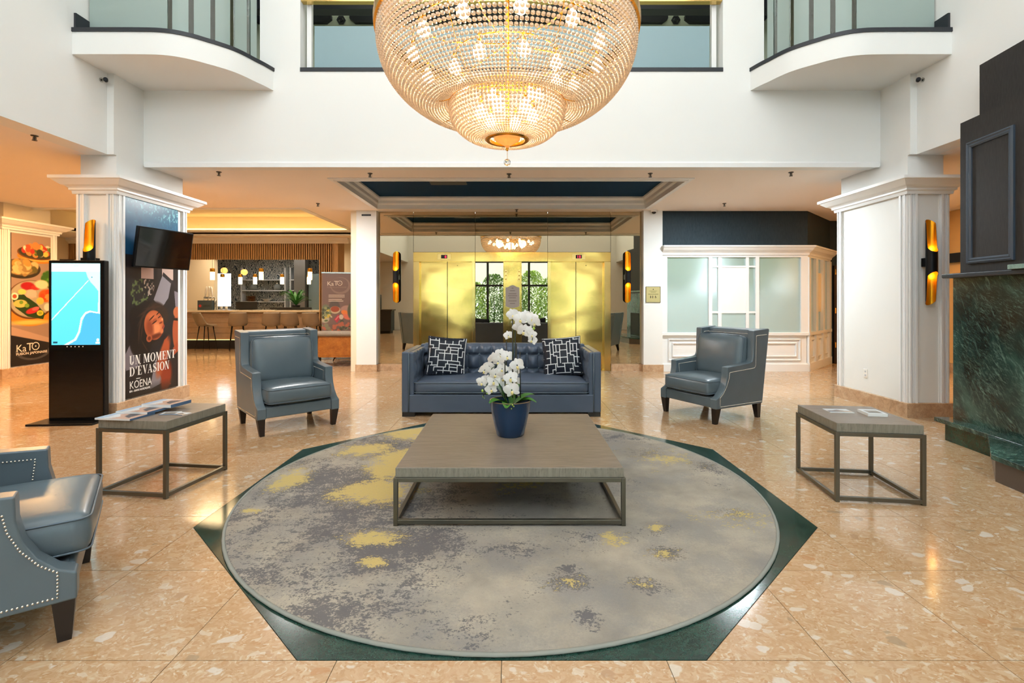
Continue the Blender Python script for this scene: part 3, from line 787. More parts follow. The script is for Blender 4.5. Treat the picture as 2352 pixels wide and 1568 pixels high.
def pillar(x0, x1, y0, y1, label, ztop=3.14):
    p = MB().box(x0, x1, y0, y1, 0, 2.86).build('pillar', M_WHITE); structure(p, label); p['category'] = 'pillar'
    for cx, sx in ((x0, -1), (x1, 1)):
        for c2, sy in ((y0, -1), (y1, 1)): flute(cx, c2, sx, sy, .17, 2.66).build('corner_moulding', M_TRIM, p)
    MB().ring((x0, x1, y0, y1), CROWN).build('crown_moulding', M_TRIM, p)
    MB().ring((x0, x1, y0, y1), [(0, 0), (.035, 0), (.035, .165), (.028, .172), (0, .172)]).build('stone_skirting', M_BASE, p)
    return p
P1 = pillar(-5.18, -4.72, 5.92, 7.18, 'white pillar carrying the dark spa poster')
P2 = pillar(4.72, 5.20, 5.92, 7.18, 'plain white pillar beside the green marble fireplace')
P3 = pillar(-9.60, -9.02, 8.78, 9.82, 'warm lit pillar carrying the food poster')
MB().box(-9.55, -9.07, 8.85, 9.75, 2.86, 3.14).build('upper_block', M_CREAM, P3)
for P_, a, b in ((P1, -5.18, -4.75), (P2, 4.75, 5.18)):
    MB().box(a, b, 5.96, 7.16, 2.86, ZC).build('upper_block', M_WHITE, P_)
for sg, nm in ((-1, 'wall_corner_left'), (1, 'wall_corner_right')):
    structure(MB().box(min(sg * 4.75, sg * 5.2), max(sg * 4.75, sg * 5.2), 5.92, YH + .22, ZC, 4.20).build(nm, M_WHITE), 'white corner pier above the pillar' + (' with the spa poster' if sg < 0 else ' by the fireplace'))
    structure(MB().box(min(sg * 4.75, sg * 5.2), max(sg * 4.75, sg * 5.2), 5.92, YH + .22, 4.20, 8).build(nm + '_top', M_WHITE), 'white corner pier above the balcony' + (' on the restaurant side' if sg < 0 else ' on the fireplace side'))
# lift lobby wall: white piers, mirror panels
wb = MB(); wb.box(-3.02, 3.0, 9.99, 10.2, 0, ZC)
wall_back = structure(wb.build('wall_back', M_CREAM), 'wall of the lift lobby lined with mirror panels')
for (a, b) in ((-3.03, -2.64), (2.56, 2.93)):
    MB().box(a, b, 9.66, 10.0, .13, ZC).build('pier', M_WHITE, wall_back)
    MB().box(a - .015, b + .015, 9.64, 10.0, 0, .135).build('pier_skirting', M_BASE, wall_back)
for (a, b, z0, z1) in ((-2.64, -1.948, .135, ZC), (-1.942, -.728, 2.34, ZC), (-.722, .70, 2.34, ZC), (.706, 1.944, 2.34, ZC), (1.95, 2.56, .135, ZC), (-.722, -.168, 0, 2.15), (.19, .70, 0, 2.15)):
    MB().box(a, b, 9.80, 9.99, z0, z1).build('mirror_panel', M_MIRROR, wall_back)
for (a, b) in ((-2.64, -1.948), (1.95, 2.56)): MB().box(a, b, 9.76, 9.99, 0, .135).build('stone_skirting', M_BASE, wall_back)

# partition with etched panes right of the lifts
YP = 9.70
part_ = empty('wall_partition', (2.93, YP, 0)); structure(part_, 'white panelled partition with frosted panes beside the lifts')
def pt(mb, nm, m=M_TRIM, bevel=0): return mb.build(nm, m, part_, bevel=bevel, M=None)
DX = 2.93
def lx(u): return (u - 1176) / 1140 * YP - DX
PW = 5.79 - DX; ANG = math.radians(45)
DIAG = T(PW, 0, 0) @ R(ANG, 'Z')
Z0g, Z1g = .76, 2.23
pt(MB().box(0, PW, .0, .10, 0, .155).box(0, PW, -.03, .0, 0, .14), 'plinth')
pt(MB().box(0, PW, .02, .08, .14, Z0g - .06), 'dado_board')
pt(MB().box(0, PW, -.03, .10, Z0g - .06, Z0g), 'sill_rail', bevel=.008)
pt(MB().box(0, PW, 0, .10, Z1g, 2.30), 'head_rail')
CRP = [(0, 2.27), (.02, 2.27), (.03, 2.31), (.05, 2.33), (.09, 2.36), (.13, 2.41), (.15, 2.42), (.15, 2.45), (0, 2.46)]
SIDE = 1.72
pt(MB().strip([(0, 0.0), (PW, 0.0), (PW + SIDE * math.cos(ANG), SIDE * math.sin(ANG))], CRP), 'cornice')
stile = [(0, .105), (lx(1628), lx(1636)), (lx(1736), lx(1744)), (lx(1840), PW)]
for a, b in stile: pt(MB().box(a, b, 0, .09, Z0g, Z1g), 'stile')
panes = [(.105, lx(1628), Z0g, Z1g), (lx(1744), lx(1840), Z0g, Z1g)]
u0, u1, u2, u3, u4, u5 = 1636, 1650, 1658, 1714, 1721, 1736
zr = [Z0g, 1.135, 1.175, 2.03, 2.065, Z1g]
for a, b in ((u1, u2), (u3, u4)): pt(MB().box(lx(a), lx(b), .01, .08, Z0g, Z1g), 'mullion')
for a, b in ((zr[1], zr[2]), (zr[3], zr[4])):
    for c, d in ((u0, u1), (u2, u3), (u4, u5)): pt(MB().box(lx(c), lx(d), .01, .08, a, b), 'glazing_bar')
for c, d in ((u0, u1), (u2, u3), (u4, u5)):
    for a, b in ((zr[0], zr[1]), (zr[2], zr[3]), (zr[4], zr[5])):
        if (c, a) == (u2, zr[2]): pt(MB().box(lx(c), lx(d), .02, .045, a, b), 'white_board', M_WHITE)
        else: panes.append((lx(c), lx(d), a, b))
for a, b, z0, z1 in panes: pt(MB().box(a, b, .04, .048, z0, z1), 'pane', M_ETCH)
for a, b in ((.12, .98), (1.02, 1.88), (1.92, PW - .14)):
    for f in (0, .075):
        pt(MB().ring((a + f + .03, b - f - .03, .20 + f + .03, Z0g - .12 - f - .03), [(0, 0), (.025, 0), (.025, .02), (.012, .03), (0, .02)], M=Matrix(((1, 0, 0, 0), (0, 0, -1, .02), (0, 1, 0, 0), (0, 0, 0, 1)))), 'panel_moulding')
# angled side bay
pt(MB().box(0, SIDE, -.03, .10, 0, .155, M=DIAG), 'side_plinth')
pt(MB().box(0, SIDE, .02, .08, .14, Z0g - .06, M=DIAG), 'side_dado')
pt(MB().box(0, SIDE, -.03, .10, Z0g - .06, Z0g, M=DIAG), 'side_sill')
pt(MB().box(0, SIDE, 0, .10, Z1g, 2.30, M=DIAG), 'side_head')
for a, b in ((0, .12), (.50, .64), (1.04, 1.18), (1.56, SIDE)): pt(MB().box(a, b, -.02, .09, .155, Z1g, M=DIAG), 'side_stile')
for k, (a, b) in enumerate(((.12, .50), (.64, 1.04), (1.18, 1.56))):
    if k == 1:
        pt(MB().box(a, b, .02, .045, 1.15, 1.95, M=DIAG), 'side_board', M_CREAM)
        pt(MB().box(a, b, .04, .048, Z0g, 1.15, M=DIAG), 'side_pane', M_ETCH); pt(MB().box(a, b, .04, .048, 1.95, Z1g, M=DIAG), 'side_pane', M_ETCH)
    else: pt(MB().box(a, b, .04, .048, Z0g, Z1g, M=DIAG), 'side_pane', M_ETCH)
    pt(MB().ring((a + .08, b - .08, .26, Z0g - .16), [(0, 0), (.03, 0), (.03, .02), (0, .03)], M=DIAG @ Matrix(((1, 0, 0, 0), (0, 0, -1, .02), (0, 1, 0, 0), (0, 0, 0, 1)))), 'side_moulding')
uw = MB().prism([(DX, YP + .02), (5.79, YP + .02), (5.79 + SIDE * math.cos(ANG), YP + .02 + SIDE * math.sin(ANG)), (5.79 + SIDE * math.cos(ANG), YP + .2 + SIDE * math.sin(ANG)), (5.72, YP + .2), (DX, YP + .2)], 2.40, ZC)
structure(uw.build('wall_frieze', M_WPAPER), 'dark textured wallpaper band above the white partition')
# wall with a dark door at the end of the corridor
xe, ye = 5.79 + SIDE * math.cos(ANG), YP + SIDE * math.sin(ANG)
we = structure(MB().box(xe, 9.4, ye + .02, ye + .2, 0, ZC).build('wall_corridor', M_WPAPER), 'dark wall at the end of the orange corridor')
d1 = empty('door_3', (xe + .06, ye, 0)); structure(d1, 'dark brown door past the partition')
MB().box(0, .95, -.04, .02, 0, 2.15).build('door_leaf', mat('dark_brown_door', '2E1F18', 0.4), d1)
for z in (.35, 1.1, 1.95): MB().box(.005, .03, -.055, -.04, z, z + .12).build('hinge', M_BRASSP, d1)
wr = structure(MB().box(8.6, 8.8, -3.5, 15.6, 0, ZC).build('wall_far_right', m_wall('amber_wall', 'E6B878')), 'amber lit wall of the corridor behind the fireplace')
MB().box(8.55, 8.6, 5.0, ye, 0, .16).build('stone_skirting', M_BASE, wr)
MB().box(8.54, 8.6, 5.0, ye, 2.12, 2.30).build('dark_band', M_BLACKM, wr)
# office behind the etched panes, open to a green garden
of = MB(); of.box(3.0, 3.05, 9.95, 10.7, 0, ZC)
structure(of.build('wall_office', M_WHITE), 'white side walls of the office behind the frosted panes')

# bar end of the room
YB = 14.15
wl = structure(MB().box(-12.7, -12.5, -3.5, 19.2, 0, 3.7).build('wall_far_left', M_CREAM), 'cream wall at the far side of the restaurant')
bw = MB(); bw.box(-12.5, -9.25, 15.4, 15.6, 0, ZC); bw.box(-5.85, -2.9, 15.4, 15.6, 0, ZC); bw.box(-9.25, -5.85, 15.4, 15.6, 2.66, ZC); bw.box(-9.25, -5.85, 15.4, 15.6, 0, .95)
structure(bw.build('wall_bar', M_CREAM), 'cream wall behind the bar with a wide serving opening')
structure(MB().box(-3.15, -3.03, 9.7, 15.6, 0, ZC).build('wall_lift_side', M_CREAM), 'cream wall beside the lift lobby behind the banner')
rr = MB(); rr.box(-12.5, -11.5, 18.9, 19.1, 0, ZC); rr.box(-10.7, -5.0, 18.9, 19.1, 0, ZC); rr.box(-11.5, -10.7, 18.9, 19.1, 0, 1.15); rr.box(-11.5, -10.7, 18.9, 19.1, 2.4, ZC); rr.box(-5.1, -5.0, 15.6, 19, 0, ZC)
structure(rr.build('wall_restaurant', M_LEAFPAPER), 'dark leaf-patterned wallpaper wall of the restaurant seen through the bar')
structure(MB().box(-12.5, -5, 15.6, 19.0, 3.05, 3.15).build('ceiling_restaurant', M_DKCEIL), 'grey ceiling of the restaurant behind the bar')
structure(MB().box(-7.95, -7.55, 18.1, 18.5, 0, 3.05).build('pillar_restaurant', M_CONC), 'rough taupe column behind the bar fern')
structure(MB().box(-7.5, -5.2, 18.3, 18.4, .6, 2.35).build('wall_panel', M_TEALPANEL), 'pale teal panel behind the bar beside the taupe column')
# entrance side behind the photographer (seen in the mirrors)
bk = MB()
bk.box(-4.83, 4.83, -3.6, -3.4, 3.2, 8)
for a, b in ((-12.5, -4.0), (4.0, 8.8)): bk.box(a, b, -3.6, -3.4, 0, 3.2)
structure(bk.build('wall_front', M_WHITE), 'white entrance wall reflected in the lift mirrors')
w2 = empty('window_2', (0, -3.5, 0)); structure(w2, 'black framed entrance glazing reflected in the lift mirrors')
for x in (-4, -2.6, -1.13, .79, 2.4, 4): MB().box(x - .05, x + .05, -.05, .05, 0, 3.2).build('mullion', M_BLACKM, w2)
for z in (0.03, 2.05, 3.15): MB().box(-4, 4, -.04, .04, z - .04, z + .05).build('transom', M_BLACKM, w2)
for a, b in ((-3.95, -2.65), (-2.55, -1.18), (-1.08, .74), (.84, 2.35), (2.45, 3.95)): MB().box(a, b, -.004, .004, .08, 3.1).build('pane', M_CLEAR, w2)
structure(MB().box(-20, 20, -16, -3.7, -.15, -.05).build('ground', M_ASPHALT), 'pale paving outside the entrance')
structure(MB().box(1.5, 8.3, 13.6, 13.8, 0, 1.62).build('wall_pane_backdrop', M_BLUEPAVE), 'added pale blue backdrop wall seen blurred through the frosted panes')  # wall added to give the lower panes their pale blue brightness
structure(MB().box(-20, 20, -14.4, -14, 2.6, 6).build('wall_opposite', m_wall('white_render', 'F2F2EE')), 'white building across the street reflected in the mirrors')
# ------------------------------------------------------------------ rug, sofa, armchairs, tables
rug = empty('rug', (-0.066, 3.80, 0.0006)); tag(rug, 'large round grey rug with dark and mustard yellow blotches', 'rug')
MB().lathe([(0, 0), (1.845, 0), (1.85, .006), (1.842, .012), (0, .012)], 96).build('pile', M_RUG, rug)
MB().lathe([(1.846, .0), (1.860, .0), (1.864, .006), (1.860, .0122), (1.846, .013)], 96, closed=True).build('binding', M_RUGEDGE, rug, smooth=True)

# sofa -----------------------------------------------------------
SX0, SX1 = -1.32, 1.065; SY0 = 5.93; SD = .92
sofa = empty('sofa', ((SX0 + SX1) / 2, SY0 + SD / 2, 0)); tag(sofa, 'blue-grey button-tufted sofa facing the coffee table', 'sofa')
W = (SX1 - SX0) / 2; D = SD / 2
MB().box(-W + .16, W - .16, -D + .03, D - .05, .05, .275).build('base', M_SOFA, sofa, bevel=.012)
MB().box(-W + .085, W - .085, -D, -D + .05, .05, .265).build('front_rail', M_SOFA, sofa, bevel=.012)
for sg in (-1, 1):
    a, b = sorted((sg * W, sg * (W - .085)))
    MB().box(a, b, -D, D, .05, .775).build('arm_panel', M_SOFA, sofa, bevel=.016, seg=3)
    def inner(u, v, sg=sg):
        y = -D + .03 + u * (SD - .05); z = .27 + v * .50
        d = .03 * abs(math.sin(PI * u * 5)) ** .45 * abs(math.sin(PI * (v * 2.6 + .05))) ** .45 * (1 if v < .97 else .3)
        return (sg * (W - .085 - .055 - d * .8), y, z)
    mb = MB(); mb.grid(inner, 50, 30)
    o = mb.build('arm_tufting', M_SOFA, sofa, smooth=True)
    x_in = W - .085 - .06
    a, b = sorted((sg * (W - .08), sg * x_in))
    MB().box(a, b, -D + .02, D - .05, .25, .768).build('arm_padding', M_SOFA, sofa, bevel=.02, seg=3)
    MB().tube([(sg * (W - .088), -D - .002, .06), (sg * (W - .088), -D - .002, .765)], .006, 6).build('arm_welt', M_PIPE, sofa, smooth=True)
    for y0 in (-D + .01, D - .12):
        a, b = sorted((sg * (W - .005), sg * (W - .155)))
        MB().box(a, b, y0, y0 + .11, 0, .052).build('foot', M_DKWOOD, sofa)
MB().box(-W + .08, W - .08, D - .12, D, .05, .80).build('back_panel', M_SOFA, sofa, bevel=.02, seg=3)
PX = .159; rows = [.48, .665]
def tuft(u, v):
    x = (-W + .14) + u * (2 * W - .28)
    s = v
    fx = abs(math.sin(PI * (x - .01) / PX)) ** .8
    if s < .80:
        z = .37 + s / .80 * .41; fz = abs(math.sin(PI * (z - .48) / .185)) ** .5 if z < .665 else 1 - max(0, 1 - (z - .665) / .05) ** 2
        if z < .48: fz = 1 - max(0, 1 - (.48 - z) / .05) ** 2
        bul = .085 * (fx * fz); y = D - .135 - (.03 + bul) - .02 * math.sin(min(1, s / .8) * PI)
        if z > .74: y += (z - .74) * .5
    else:
        t = (s - .80) / .20; z = .78 + .028 * math.sin(t * PI * .6) + .006 * fx; y = D - .135 - .015 - .045 * fx + t * .12 + .02
    return (x, y, z)
MB().grid(tuft, 260, 80).build('tufted_back', M_SOFA, sofa, smooth=True)
bt = MB().lathe([(0, .012), (.008, .010), (.015, .003), (.015, 0)], 10, M=R(PI / 2, 'X')).mesh('button', M_PIPE, True)
k0 = int(math.ceil((-W + .17 - .01) / PX)); k1 = int((W - .17 - .01) / PX)
for k in range(k0, k1 + 1):
    for z in rows:
        o = bpy.data.objects.new('button', bt); COL.objects.link(o); o.parent = sofa; o.location = (.01 + k * PX, D - .184, z)
sc_ = weld(cushion(2 * W - .30, .72, .15, .05, .028, 24, 6).build('seat_cushion', M_SOFA, sofa, smooth=True, M=T(0, -.10, .345)))
sc_.parent = sofa
for z in (.405, .288):
    MB().tube([(x, y - .10, z) for x, y in rrect(W - .15 + .006, .366, .05)], .006, 6, closed=True).build('cushion_piping', M_PIPE, sc_, smooth=True, M=None).matrix_parent_inverse = sc_.matrix_basis.inverted()

# patterned throw pillows ---------------------------------------
def pillow_lines():
    # centre lines of the printed pattern, one repeat measured in a 1080 x 1100 field that leans 0.13
    HL = [(412, 650, 1262), (510, 870, 1395), (605, 560, 880), (595, 1000, 1205), (700, 680, 1228), (780, 1240, 1450), (815, 440, 690), (555, 355, 652), (465, 335, 480), (605, 1345, 1470)]
    VL = [(630, 250, 605), (790, 212, 412), (1005, 212, 412), (915, 412, 510), (1268, 412, 520), (878, 510, 605), (990, 510, 700), (1232, 510, 912), (1385, 100, 605), (1360, 605, 780), (575, 605, 815), (850, 605, 912), (480, 465, 555), (418, 555, 970)]
    nx = lambda x, y: (x - (y - 200) * .13 - 300) / 1080
    ny = lambda y: 1 - (y - 200) / 1100
    L = []
    for k in (-1, 0, 1, 2):
        for y, x0, x1 in HL: L.append((nx(x0, y), ny(y + 500 * k), nx(x1, y), ny(y + 500 * k)))
        for x, y0, y1 in VL: q = nx(x, (y0 + y1) / 2); L.append((q, ny(y1 + 500 * k), q, ny(y0 + 500 * k)))
    return [l for l in L if max(l[1], l[3]) > 0 and min(l[1], l[3]) < 1]
def throw_pillow(label, loc, rot, turn):
    p = empty('throw_pillow', loc); tag(p, label, 'pillow', 'patterned pillows on the sofa')
    p.rotation_euler = rot
    S = .50; TH = .085
    def prof(x, y):
        e = max(0, (1 - abs(x) ** 2.6)) * max(0, (1 - abs(y) ** 2.6)); return TH * e ** .5
    def edge(x, y): # pinch sides a little
        return (x * (1 - .05 * (1 - y * y)) * S / 2, y * (1 - .05 * (1 - x * x)) * S / 2)
    mb = MB()
    for sg in (-1, 1):
        def f(u, v):
            a = math.sin((u - .5) * PI); b = math.sin((v - .5) * PI); X, Y = edge(a, b); return (X, sg * prof(a, b), Y + S / 2)
        mb.grid(f, 24, 24, flip=sg > 0)
    body = weld(mb.build('cover', M_PILLOW, p, smooth=True))
    ln = MB(); w = .011
    for (x0, y0, x1, y1) in pillow_lines():
        if turn: x0, y0, x1, y1 = 1 - y0, x0, 1 - y1, x1
        x0, x1, y0, y1 = [max(.0, min(1.0, q)) for q in (x0, x1, y0, y1)]
        if abs(x1 - x0) + abs(y1 - y0) < .01: continue
        hor = abs(x1 - x0) > abs(y1 - y0); n = max(2, int((abs(x1 - x0) + abs(y1 - y0)) * 14)); q = []
        a0, a1 = (x0, x1) if hor else (y0, y1); a0, a1 = min(a0, a1), max(a0, a1)
        for k in range(n + 1):
            t = a0 - w / 2 + (a1 - a0 + w) * k / n
            for s in (-w, w):
                px, py = (t, y0 + s) if hor else (x0 + s, t)
                px = max(-.995, min(.995, px * 2 - 1)); py = max(-.995, min(.995, py * 2 - 1))
                X, Y = edge(px, py); q.append((X, -prof(px, py) - .0022, Y + S / 2))
        ln.add(q, [(2 * i, 2 * i + 1, 2 * i + 3, 2 * i + 2) for i in range(n)])
    ln.build('printed_lines', M_PILLINE, body)['kind'] = 'stuff'
    MB().tube([(*[edge(a, b)[0]], 0, edge(a, b)[1] + S / 2) for a, b in [(t, -1) for t in (-1, -.5, 0, .5)] + [(1, t) for t in (-1, -.5, 0, .5)] + [(t, 1) for t in (1, .5, 0, -.5)] + [(-1, t) for t in (1, .5, 0, -.5)]], .006, 6, closed=True).build('edge_piping', M_PILLOW, body, smooth=True)
    return p
throw_pillow('black pillow with white lines beside the left sofa arm, near the slanted armchair', (-.86, 6.36, .428), (math.radians(-17), math.radians(5), math.radians(8)), False)
throw_pillow('black pillow with white lines against the sofa arm nearer the frosted partition', (.66, 6.36, .428), (math.radians(-17), math.radians(-5), math.radians(-8)), True)

# armchairs ------------------------------------------------------
def armchair():
    c = empty('armchair'); HW = .425; TH = .088
    arc = [(-.40 + .0, .30)] + [(-.40 + .035 + .16 * (1 - math.cos(t * PI / 2)) ** 1.0, .30 + .30 * math.sin(t * PI / 2) ** 1.0) for t in ()]
    side = [(-.405, .175), (-.405, .285), (-.345, .315), (-.285, .375), (-.245, .45), (-.225, .54), (-.222, .635), (.0, .650), (.165, .665), (.205, .68), (.222, .72), (.235, 1.035), (.50, 1.055), (.515, 1.045), (.385, .175)]
    for sg in (-1, 1):
        a, b = sorted((sg * HW, sg * (HW - TH)))
        s_ = MB().prism(side, a, b, axis='x').build('side_panel', M_LEATHER, c, bevel=.022, seg=3)
        # nailhead lines on the outer and inner faces
        outer = [(-.345, .20), (-.345, .30), (-.29, .345), (-.235, .42), (-.20, .50), (-.185, .575), (.24, .60), (.265, .63), (.275, .975), (.465, .985)]
        low = [(-.345, .20), (.37, .20)]
        inner = [(-.165, .49), (-.175, .59), (.20, .61)]; inner2 = [(.275, .66), (.285, .985), (.40, .99)]
        def nails(path, x, mb, dx):
            P = [Vector(p) for p in path]; dist = 0; step = .0145
            for i in range(len(P) - 1):
                d = (P[i + 1] - P[i]).length; t = dist
                while t < d:
                    q = P[i].lerp(P[i + 1], t / d)
                    mb.lathe([(0, .0042), (.0035, .0032), (.0052, 0)], 6, M=T(x, q.x, q.y) @ R(dx * PI / 2, 'Y'), cap=False); t += step
                dist = t - d
        nb = MB(); nails(outer, sg * (HW + .0005), nb, sg); nails(low, sg * (HW + .0005), nb, sg)
        nails(inner, sg * (HW - TH - .0005), nb, -sg); nails(inner2, sg * (HW - TH - .0005), nb, -sg)
        nb.build('nailhead_trim', M_NAIL, s_, smooth=True, fix=False)['kind'] = 'stuff'
        pp = [(sg * (HW - .006), y - .004, z) for y, z in side[1:7]]
    iw = HW - TH
    MB().box(-iw - .002, iw + .002, -.395, -.345, .18, .295).build('front_rail', M_LEATHER, c, bevel=.014)
    MB().box(-iw, iw, -.37, .36, .19, .30).build('seat_deck', M_LEATHER, c)
    bp = [(.295, .30), (.37, 1.035), (.495, 1.05), (.385, .18), (.30, .18)]
    b_ = MB().prism(bp, -iw - .001, iw + .001, axis='x').build('back_panel', M_LEATHER, c, bevel=.018, seg=3)
    nb = MB()
    for k in range(int(2 * iw / .0145)):
        nb.lathe([(0, .0042), (.0035, .0032), (.0052, 0)], 6, M=T(-iw + .01 + k * .0145, .3615, .985) @ R(PI / 2 + .1, 'X'), cap=False)
    nb.build('nailhead_trim', M_NAIL, b_, smooth=True, fix=False)['kind'] = 'stuff'
    s_ = weld(cushion(2 * iw - .006, .73, .165, .045, .028, 18, 6).build('seat_cushion', M_LEATHER, c, smooth=True, M=T(0, -.075, .40)))
    for z in (.068, -.068):
        MB().tube([(x, y, z) for x, y in rrect(iw - .005, .366, .045)], .0042, 6, closed=True).build('piping', M_PIPE, s_, smooth=True)
    Mb = T(0, .19, .715) @ R(math.radians(-8), 'X') @ R(PI / 2, 'X')
    b2 = weld(cushion(2 * iw - .02, .50, .13, .05, .05, 18, 6).build('back_cushion', M_LEATHER, c, smooth=True, M=Mb))
    for z in (.045,):
        MB().tube([(x, y, z) for x, y in rrect(iw - .008, .252, .06)], .005, 6, closed=True).build('piping', M_PIPE, b2, smooth=True)
    for x in (-1, 1):
        MB().frustum((x * .37 - .022, x * .37 + .022, -.385, -.341, 0), (x * .385 - .037, x * .385 + .037, -.40, -.326, .185)).build('leg', M_DKWOOD, c)
        MB().frustum((x * .37 - .022, x * .37 + .022, .345, .39, 0), (x * .385 - .037, x * .385 + .037, .29, .365, .185)).build('leg', M_DKWOOD, c)
    return c
ch = armchair(); ch.location = (-2.53, 5.60, 0); ch.rotation_euler.z = math.radians(42)
GRP = 'slate blue leather armchairs around the rug'
tag(ch, 'slate-blue leather armchair standing between the spa poster pillar and the sofa', 'armchair', GRP)
c2 = copy_tree(ch); c2.location = (2.43, 6.08, 0); c2.rotation_euler.z = math.radians(-62)
tag(c2, 'slate-blue leather armchair with nailheads in front of the frosted partition', 'armchair', GRP)
c3 = copy_tree(ch); c3.location = (-2.36, 2.14, 0); c3.rotation_euler.z = math.radians(126)
tag(c3, 'nearest grey-blue leather armchair, cut by the picture edge, its nailheads large', 'armchair', GRP)

# tables ---------------------------------------------------------
def frame_table(name, w, d, h, label, loc, rz, tt=.055, bar=.030):
    t = empty(name, loc, math.radians(rz)); tag(t, label, 'table')
    MB().box(-w / 2, w / 2, -d / 2, d / 2, h - tt, h).build('tabletop', M_OAK, t, bevel=.003)
    e = MB()
    e.ring((-w / 2, w / 2, -d / 2, d / 2), [(0.0, h - tt), (.0012, h - tt + .002), (.0012, h - .003), (0, h - .002)])
    e.build('edge_band', M_OAKE, t)
    f = .012; X, Y, hb = w / 2 + f, d / 2 + f, bar / 2
    for sx in (-1, 1):
        for sy in (-1, 1): MB().box(sx * X - hb, sx * X + hb, sy * Y - hb, sy * Y + hb, 0, h - tt).build('leg', M_FRAME, t, bevel=.002, M=T(-sx * hb, -sy * hb, 0))
    for z in (.012, h - tt - bar):
        for s in (-1, 1):
            MB().box(-X + bar, X - bar, -hb, hb, z, z + bar).build('rail', M_FRAME, t, bevel=.002, M=T(0, s * (Y - hb), 0))
            MB().box(-hb, hb, -Y + bar, Y - bar, z, z + bar).build('rail', M_FRAME, t, bevel=.002, M=T(s * (X - hb), 0, 0))
    return t
frame_table('coffee_table', 1.40, 1.44, .355, 'low square grey oak coffee table in the middle of the rug', (-.015, 3.77, .0135), 0, .06, .026)
frame_table('side_table', .53, .60, .545, 'grey oak side table by the kiosk, spread with magazines', (-2.66, 3.82, 0), -7, .062, .026)
frame_table('side_table', .55, .60, .545, 'grey oak side table between the rug and the fireplace', (2.565, 3.71, 0), -7, .062, .026)
# ------------------------------------------------------------------ orchid
orc = empty('potted_orchid', (-.013, 3.79, .3685)); tag(orc, 'white orchid in a glossy navy pot on the coffee table', 'plant')
MB().lathe([(0, 0), (.096, 0), (.104, .008), (.125, .09), (.146, .19), (.155, .262), (.158, .266), (.152, .268), (.146, .255), (.138, .20), (0, .20)], 48).build('pot', M_POT, orc, smooth=40)
MB().lathe([(.150, .264), (.158, .264), (.158, .2685), (.150, .2685)], 48, closed=True).build('pot_rim', mat('bronze_rim', '8A7454', .35, .5), orc, smooth=True)
MB().lathe([(0, .232), (.08, .228), (.144, .205)], 24).build('moss', M_SOIL, orc, smooth=True)
def flower_mesh():
    pm = MB()
    def petal(ang, ln, wd, cup, base=.004):
        def f(u, v):
            t = v; w = wd * (math.sin(PI * min(1, t * .93 + .05)) ** .75); x = (u - .5) * 2 * w; y = base + t * ln
            z = cup * (t * t) - .25 * x * x / max(wd, 1e-4) + .004
            return (x, y, z)
        pm.grid(f, 6, 7, M=R(ang, 'Z'))
    for a in (0, math.radians(128), math.radians(-128)): petal(a, .042, .015, -.008)
    for a in (math.radians(68), math.radians(-68)): petal(a, .045, .026, .006)
    lip = MB()
    lip.lathe([(0, 0), (.006, .002), (.008, .008), (.004, .014), (0, .016)], 8, M=T(0, -.008, .006) @ R(.9, 'X'))
    lip.grid(lambda u, v: ((u - .5) * .018 * (1 - .4 * v), -.010 - v * .018, .008 + .006 * math.sin(v * PI)), 4, 4)
    return pm.mesh('flower', M_PETAL, True, fix=False), lip.mesh('lip', M_LIP, True, fix=False)
FL, LIP = flower_mesh()
def opos(zx, zy, dy=0):   # offsets of the sprays from the pot, metres
    u = 1060 + zx * .2105; v = 690 + zy * .2105; Y = 3.79 + dy
    return ((u - 1176) / 1140 * Y + .013, dy, 1.4 - (v - 688) / 1140 * Y - .3685)
fl = [(555, 150, -.02, 1), (640, 200, -.06, 1.15), (700, 165, .02, 1), (765, 190, -.03, 1.1), (795, 235, -.05, 1.15), (625, 290, -.05, 1.1), (680, 330, -.07, 1.15), (735, 330, -.02, .95), (775, 430, -.04, .85), (510, 380, .01, .8), (600, 165, .04, 1), (770, 370, -.06, .8),
      (350, 625, -.04, 1.15), (430, 590, .03, 1.1), (500, 610, .0, 1.05), (400, 660, -.06, 1.0), (250, 755, -.03, 1.1), (305, 715, .02, 1), (440, 745, -.05, 1.05), (370, 800, -.06, 1.1), (610, 705, -.05, 1.25), (570, 770, .0, 1.1), (540, 845, -.07, 1.25), (225, 890, -.02, 1.0), (280, 860, .02, .9), (350, 880, -.05, 1.1), (325, 965, -.04, 1.05), (440, 850, .03, 1), (550, 975, -.09, 1.35), (480, 900, .02, .95), (600, 880, .02, .8)]
random.seed(11)
for (zx, zy, dy, s) in fl:
    o = bpy.data.objects.new('flower', FL); COL.objects.link(o); o.parent = orc
    o.matrix_basis = T(*opos(zx, zy, dy)) @ R(math.radians(random.uniform(-28, 28)), 'Z') @ R(math.radians(90 + random.uniform(-25, 30)), 'X') @ R(math.radians(random.uniform(-25, 25)), 'Z') @ Matrix.Scale(s, 4)
    l = bpy.data.objects.new('lip', LIP); COL.objects.link(l); l.parent = o
def opath(P): return [opos(*p) for p in P]
for nm, P in (('upper', [(560, 1060, 0), (560, 700, 0), (575, 400, .0), (600, 220, -.01), (680, 150, -.01), (760, 230, -.03), (790, 340, -.04), (770, 430, -.05)]),
              ('low', [(500, 1060, 0), (490, 850, 0), (475, 700, -.01), (400, 695, -.03), (330, 740, -.03), (290, 860, -.03), (260, 960, -.03), (240, 1050, -.03)]),
              ('low2', [(520, 1060, 0), (500, 800, .02), (470, 620, .02), (420, 580, .02), (350, 610, .01)]),
              ('low3', [(560, 1060, -.02), (600, 900, -.02), (610, 760, -.02), (590, 690, -.03)]),
              ('front', [(540, 1040, -.06), (560, 1000, -.10), (575, 1090, -.14), (560, 1160, -.165)])):
    MB().tube(opath(P), .0030, 6).build('stem', M_STEM, orc, smooth=True)
